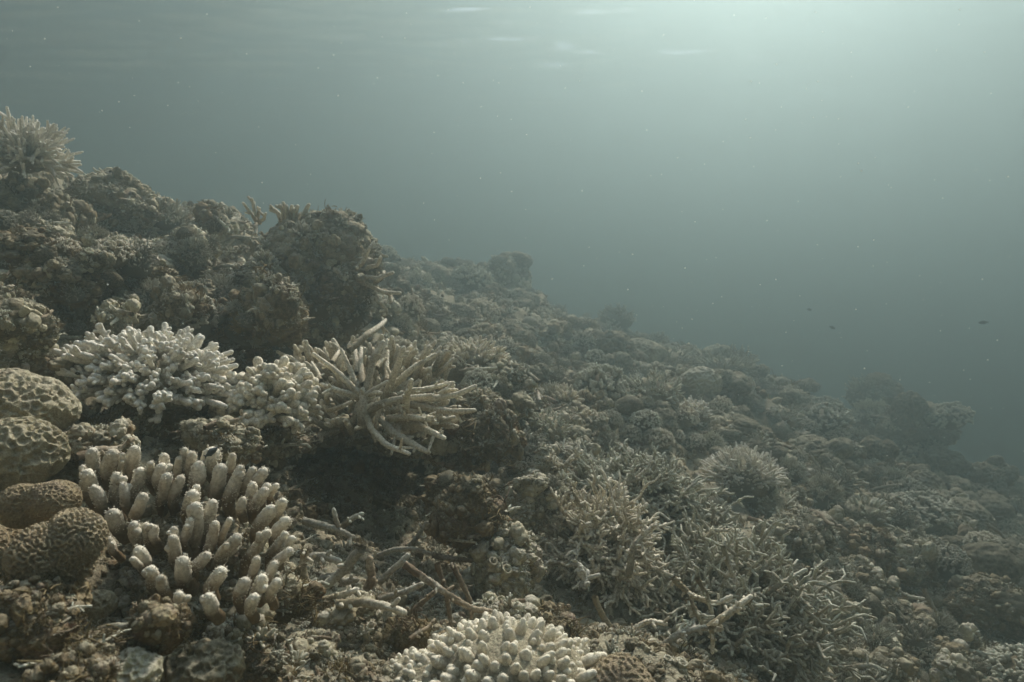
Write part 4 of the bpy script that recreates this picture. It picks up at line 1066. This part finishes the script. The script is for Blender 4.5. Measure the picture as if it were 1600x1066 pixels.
twig([(968,475),(1010,560),(1060,640),(1150,835)], 7, 2.2, 'long thin leaning twig with a thick end in the lower right', 'grey', 91, zm=z6, stubs=3, sides=8)
twig([(1155,830),(1230,780),(1315,750)], 7, 2.2, 'short twig forking right from the foot of the leaning one', 'grey', 92, zm=z6, stubs=1, sides=8)
twig([(1290,160),(1340,220),(1420,300)], 5.5, 2.9, 'thin straight stick at the right edge, upper left of a pair', 'grey', 93, zm=z6, stubs=1, sides=8)
twig([(1250,220),(1340,330),(1400,375),(1470,380)], 5.5, 2.9, 'thin bent stick at the right edge, lower one of a pair', 'grey', 94, zm=z6, stubs=2, sides=8)
twig([(1370,80),(1450,130),(1530,240),(1610,275)], 5, 3.1, 'long faint twig running off the right edge', 'grey', 95, zm=z6, stubs=3, sides=8)
z5 = lambda p: (1200 + p[0] / 4, 540 + p[1] / 4)
twig([(365,930),(395,830),(440,745)], 6, 2.9, 'bare upright stick beside the dim antler-like coral', 'dull', 96, zm=z5, stubs=1, sides=8)
twig([(350,860),(320,770),(270,690)], 5, 2.9, 'bare stick leaning left in the dim antler-like coral', 'dull', 97, zm=z5, stubs=2, sides=8)
twig([(650,905),(740,880),(830,868)], 5, 3.1, 'flat pale stick lying above the pale-crested rock on the right slope', 'dull', 98, zm=z5, stubs=2, sides=8)

# ---- countable coral heads that cover the rest of the slope
rngh = np.random.default_rng(77)
protoL = [lump_mesh('coral_head', 300 + k, 1.0, 6, 9, k1=(2.6, .26), k2=(6.5, .20), k3=(16, .085), squash=(1, .9, .75)) for k in range(10)]
protoB = []
for k in range(5):
    me_items = []
    for d_ in dome_dirs(105 if k % 2 else 64, rngh, 0):
        me_ = (branch_set('twig', .62, .040, 6, 0) if k % 2 else branch_set('stag', .62, .052, 6, 0))[rngh.integers(6)]
        b_ = Vector((d_.x, d_.y * .9, d_.z * .7)) * .35
        me_items.append((me_, Matrix.Translation(b_) @ rot_to((d_ + Vector((0, 0, .2)) + Vector(rngh.uniform(-.38, .38, 3))).normalized(), rngh.uniform(0, 6.28)) @ Matrix.Diagonal((1, 1, rngh.uniform(.75, 1.05), 1))))
    D, Fc = ico(3); Fc = Fc[:, :]
    core_ = mesh_np('core_tmp', D * np.array([.72, .66, .42]), Fc); me_items.append((core_, Matrix.Identity(4)))
    protoB.append(join_mesh('bushy_head', me_items))
protoN = []
for k in range(4):
    me_items = []
    for d_ in dome_dirs(70, rngh, 0):
        me_ = branch_set('knob', .26, .07, 6, 0)[rngh.integers(6)]
        b_ = Vector((d_.x, d_.y * .9, d_.z * .7)) * .75
        me_items.append((me_, Matrix.Translation(b_) @ rot_to((d_ + Vector((0, 0, .3))).normalized(), rngh.uniform(0, 6.28)) @ Matrix.Diagonal((1, 1, rngh.uniform(.7, 1.1), 1))))
    D, Fc = ico(3); me_items.append((mesh_np('core_tmp', D * np.array([.8, .72, .55]), Fc), Matrix.Identity(4)))
    protoN.append(join_mesh('nubby_head', me_items))
protoD = []
for k in range(4):
    D, Fc = ico(5); P = D * (1 + .10 * fbm(D * 1.6 + k * 3, k, 2))[:, None] * np.array([1, .9, .72])
    f1, f2, i_ = worley(P * 9, k); P = P + D * (.035 * (1 - 2 * np.clip((f2 - f1) / .4, 0, 1)) + .05 * knobs(P * 4, k))[:, None]
    protoD.append(mesh_np('domed_head', P, Fc))
ZONES = [  # polygon boxes in the photograph, phrase
 (600, 395, 900, 560, 'of the far hazy mound', 26), (900, 500, 1180, 640, 'of the hazy ridge right of the far mound', 26), (650, 560, 900, 760, 'of the slope behind the staghorn', 27),
 (900, 600, 1110, 700, 'of the slope above the rear thicket', 27), (1110, 590, 1330, 720, 'of the dim slope below the smooth dome', 28), (1330, 590, 1600, 760, 'of the faint far right mounds', 30),
 (1230, 700, 1420, 900, 'of the slope right of the whitish bush', 31), (1420, 740, 1600, 930, 'of the dim right-hand slope', 32), (1230, 880, 1450, 1066, 'of the lower right slope beside the largest thicket', 33),
 (1430, 900, 1600, 1066, 'of the bottom right corner', 36), (0, 330, 330, 520, 'of the upper left rock shelf', 34), (330, 430, 620, 560, 'of the shaded slope under the big central boulder', 28)]
TYPES = [('L', 'lumpy round coral head', 'lumpy heads', 'coral_head', protoL, ['rock', 'rock_grey', 'rock']), ('B', 'small bushy coral', 'bushy corals', 'bush_coral', protoB, ['dull', 'thicket', 'dull']),
         ('N', 'nubby coral', 'nubby corals', 'nubby_coral', protoN, ['dull', 'thicket', 'stag']), ('D', 'small dome coral', 'dome corals', 'dome_coral', protoD, ['rock_grey', 'rock', 'rock_pale'])]
placed = []; HEADS = []
for (x0, y0, x1, y1, phrase, sp) in ZONES:
    for _ in range(2400):
        px, py = rngh.uniform(x0, x1), rngh.uniform(y0, y1)
        if any((px - a) ** 2 + ((py - b) * 1.25) ** 2 < (sp * .5 + c * .5) ** 2 for a, b, c in placed): continue
        h = hit(px, py)
        if h is None or h[0].y > 9: continue
        placed.append((px, py, sp))
        d = h[0].y; tt = rngh.choice(4, p=[.46, .30, .17, .07]); code, lab, grp, nm, protos, mats = TYPES[tt]
        far_ = 'far hazy mound' in phrase
        s = (.75 if far_ or 'faint far right' in phrase else 1) * siz(sp * rngh.choice([rngh.uniform(.5, .95), rngh.uniform(.95, 1.75)], p=[.72, .28]), d) * (1.0 if code != 'D' else .8)
        me = protos[rngh.integers(len(protos))]
        o = bpy.data.objects.new(nm, me); COL.objects.link(o)
        if not me.materials: me.materials.append(M[mats[0]])
        o.material_slots[0].link = 'OBJECT'; o.material_slots[0].material = M[mats[rngh.integers(3)]]
        nn = (h[1] * .5 + Vector((0, 0, .8))).normalized()
        o.matrix_world = Matrix.Translation(h[0] + Vector((0, 0, s * .12))) @ rot_to(nn, rngh.uniform(0, 6.28)) @ Matrix.Diagonal((s, s * rngh.uniform(.85, 1.1), s * rngh.uniform(.8, 1.25), 1))
        if code == 'L' and d < 2.6:
            co_ = np.empty(len(me.vertices) * 3, np.float32); me.vertices.foreach_get('co', co_); co_ = co_.reshape(-1, 3); bpy.context.view_layer.update()
            mw_ = np.array(o.matrix_world); nodules_on(o, co_ @ mw_[:3, :3].T + mw_[:3, 3], np.array(ico(6)[1]), d, len(placed), ['rock', 'rock_pale', 'rock_brown', 'rock_grey'][len(placed) % 4], .7, s)
        HEADS.append((px, py, o, lab, '%s %s' % (grp, phrase)))
MARKS = [(38,240,'the top left bush coral'),(180,320,'the dark skyline boulder'),(505,400,'the big central boulder'),(240,580,'the white knobby bush'),(100,425,'the brown round rock at left'),
 (590,600,'the large pale staghorn'),(738,565,'the round cream bush coral'),(775,420,'the peak of the far mound'),(655,450,'the left shoulder of the far mound'),(880,520,'the right shoulder of the far mound'),
 (1000,552,'the wide skyline dome coral'),(1095,600,'the smooth pale dome coral'),(1130,565,'the flat-topped plate coral'),(1020,615,'the round spiky coral'),(885,622,'the pale knobbly head'),(850,670,'the spiky brown-beige coral'),
 (905,650,'the small pale tuft coral'),(1000,760,'the rear staghorn thicket'),(1165,745,'the whitish bush coral'),(1320,745,'the dim antler-like coral'),(1350,800,'the pale-crested knobby coral'),(1415,655,'the far right mound'),
 (1370,610,'the faint far knoll'),(1500,815,'the large right dome coral'),(1445,780,'the column-like head'),(1385,880,'the left round dark head'),(1475,885,'the second round dark head'),(1150,930,'the largest staghorn thicket'),
 (1450,960,'the long leaning twig'),(1560,860,'the sticks at the right edge'),(1330,960,'the ridged slab at lower right'),(1430,1040,'the ridged rock at the bottom edge'),(1500,735,'the brownish hump'),(1225,650,'the faint bushy coral'),
 (330,372,'the low beige skyline hump'),(420,500,'the brown weedy ledge'),(300,500,'the flat rusty shelf'),(715,560,'the shaded rock behind the staghorn'),(760,490,'the middle of the far mound'),(1083,645,'the whitish flower-like coral')]
DIRS = ['right of', 'upper right of', 'above', 'upper left of', 'left of', 'lower left of', 'below', 'lower right of']
RANK = ['nearest one', 'second one', 'third one', 'fourth one', 'fifth one', 'sixth one', 'seventh one', 'eighth one', 'ninth one', 'tenth one']
buckets = {}
for (px, py, o, lab, grp) in HEADS:
    m_ = min(MARKS, key=lambda q: (q[0] - px) ** 2 + (q[1] - py) ** 2); a_ = math.degrees(math.atan2(m_[1] - py, px - m_[0])) % 360
    buckets.setdefault((lab, m_[2], DIRS[int((a_ + 22.5) // 45) % 8]), []).append(((px - m_[0]) ** 2 + (py - m_[1]) ** 2, o, grp))
for (lab, mk, dr), lst in buckets.items():
    lst.sort(key=lambda q: q[0])
    for k, (_, o, grp) in enumerate(lst):
        tag(o, '%s, %s %s %s' % (lab, RANK[min(k, 9)] if len(lst) > 1 else 'one', dr, mk), 'coral', grp)

# ---- small growth over the sea floor itself
rng = np.random.default_rng(123)
Vc = GV[GT].mean(1); dist = np.linalg.norm(Vc, axis=1); front = (Vc[:, 1] > .15) & (np.abs(Vc[:, 0]) < Vc[:, 1] * 1.05 + .5) & (dist < 9)
for kind, nn_, sd_ in (('rock', 32000, 1), ('rock_brown', 26000, 2), ('rock_pale', 14000, 3)):
    w = np.where(front, 1 / np.maximum(dist, .5) ** 1.85, 0) * (np.clip((dist - .7) / 1.2, .12, 1) if kind == 'rock_pale' else 1) * np.clip(.5 + 1.1 * vnoise(Vc * 2.4, 50 + sd_), .02, 2)
    P, N, k = tri_sample(GV, GT, nn_, rng, w)
    dd_ = np.linalg.norm(P, axis=1)
    idx = rng.choice(17, nn_, p=np.array(PW[kind], float) / sum(PW[kind]))
    scl = (.17 + .46 * dd_) * np.exp(rng.normal(-.2, .45, nn_)).clip(.3, 2.4)
    if kind not in NG: NG[kind] = nset(kind)
    o = growth({'rock': 'encrusting_rubble', 'rock_brown': 'turf_growth', 'rock_pale': 'coral_rubble'}[kind], P, N, scl, idx, NG[kind], rng)
    o['label'] = {'rock': 'knobbly crust and small nodules covering the sea floor', 'rock_brown': 'brown turf and weedy crust between the corals', 'rock_pale': 'pale bits of broken coral strewn over the sea floor'}[kind]
    o['category'] = {'rock': 'crust', 'rock_brown': 'algae', 'rock_pale': 'coral rubble'}[kind]

# ---- fish
t = NT('fish_skin'); t.b.inputs['Base Color'].default_value = (.03, .035, .035, 1); t.b.inputs['Roughness'].default_value = .45; M['fish'] = t.m
def fish(px, py, d, Lpx, ang_, label, yaw=0.0):
    L = siz(Lpx, d); root = empty('fish', at(px, py, d), label, 'fish', 'small fish in open water')
    D, Fc = ico(4); x = D[:, 0]
    prof = np.clip(1 - np.abs(x) ** 2.2, 0, 1) ** .5 * np.where(x < 0, 1 - .5 * x ** 2, 1)
    P = np.stack([x * L * .42, D[:, 1] * L * .075 * (.5 + prof * .5), D[:, 2] * L * .17 * (.55 + .45 * prof)], 1)
    link('body', mesh_np('body', P, Fc), M['fish'], root)
    def fin(name, pts, th=.006):
        n = len(pts); V_ = [(a * L, s * th * L, b * L) for s in (-1, 1) for a, b in pts]
        F_ = [tuple([0, i, i + 1]) for i in range(1, n - 1)] + [tuple([n, n + i + 1, n + i]) for i in range(1, n - 1)]
        for i in range(n): j = (i + 1) % n; F_ += [(i, n + i, j), (j, n + i, n + j)]
        link(name, mesh_np(name, V_, F_, smooth=False), M['fish'], root)
    fin('tail', [(-.34, .03), (-.52, .14), (-.46, 0), (-.52, -.14), (-.34, -.03)])
    fin('dorsal_fin', [(.15, .13), (.02, .21), (-.2, .17), (-.25, .08)])
    fin('anal_fin', [(.0, -.13), (-.1, -.2), (-.22, -.14), (-.24, -.07)])
    root.rotation_euler = (0, R(ang_), R(yaw)); return root
fish(1265, 484, 4.2, 11, 6, 'smallest dark fish, highest and leftmost of three in open water', 20)
fish(1301, 512, 3.9, 13, 18, 'dark fish tilted nose down to the right, just below the leftmost one', 15)
fish(1536, 504, 3.6, 16, 3, 'dark slender fish alone near the right edge of the open water', 170)

fish(331, 706, .85, 30, -25, 'small dark fish tucked among the tips at the back of the finger coral', 62)['group'] = 'fish among corals'

# ---- drifting particles in the water
rng = np.random.default_rng(9); D, Fc = ico(1); Vs, Fs = [], []
for k in range(1500):
    d = 0.25 + 2.6 * rng.random() ** .8; px, py = rng.uniform(-60, 1660), rng.uniform(-40, 1100)
    h = hit(px, py) if k % 3 else None
    if h and h[0].y < d + .03: continue
    c = np.array(at(px, py, d)[:]); q = (.35 + rng.random() ** 3 * 1.6) * d * .00055
    Vs.append(D * q * rng.uniform(.6, 1.5, 3) + c); Fs.append(Fc + len(Vs[0]) * (len(Vs) - 1))
t = NT('marine_snow'); t.b.inputs['Base Color'].default_value = (.8, .8, .75, 1); t.b.inputs['Roughness'].default_value = 1
tl = t.n("ShaderNodeBsdfTranslucent"); tl.inputs[0].default_value = (.85, .85, .8, 1); mx = t.n("ShaderNodeMixShader"); mx.inputs[0].default_value = .6
t.l(t.b.outputs[0], mx.inputs[1]); t.l(tl.outputs[0], mx.inputs[2]); t.l(mx.outputs[0], t.out.inputs['Surface'])
o = link('drifting_particles', mesh_np('drifting_particles', np.concatenate(Vs), np.concatenate(Fs)), t.m)
tag(o, 'tiny pale specks drifting in the water', 'particles', kind='stuff')
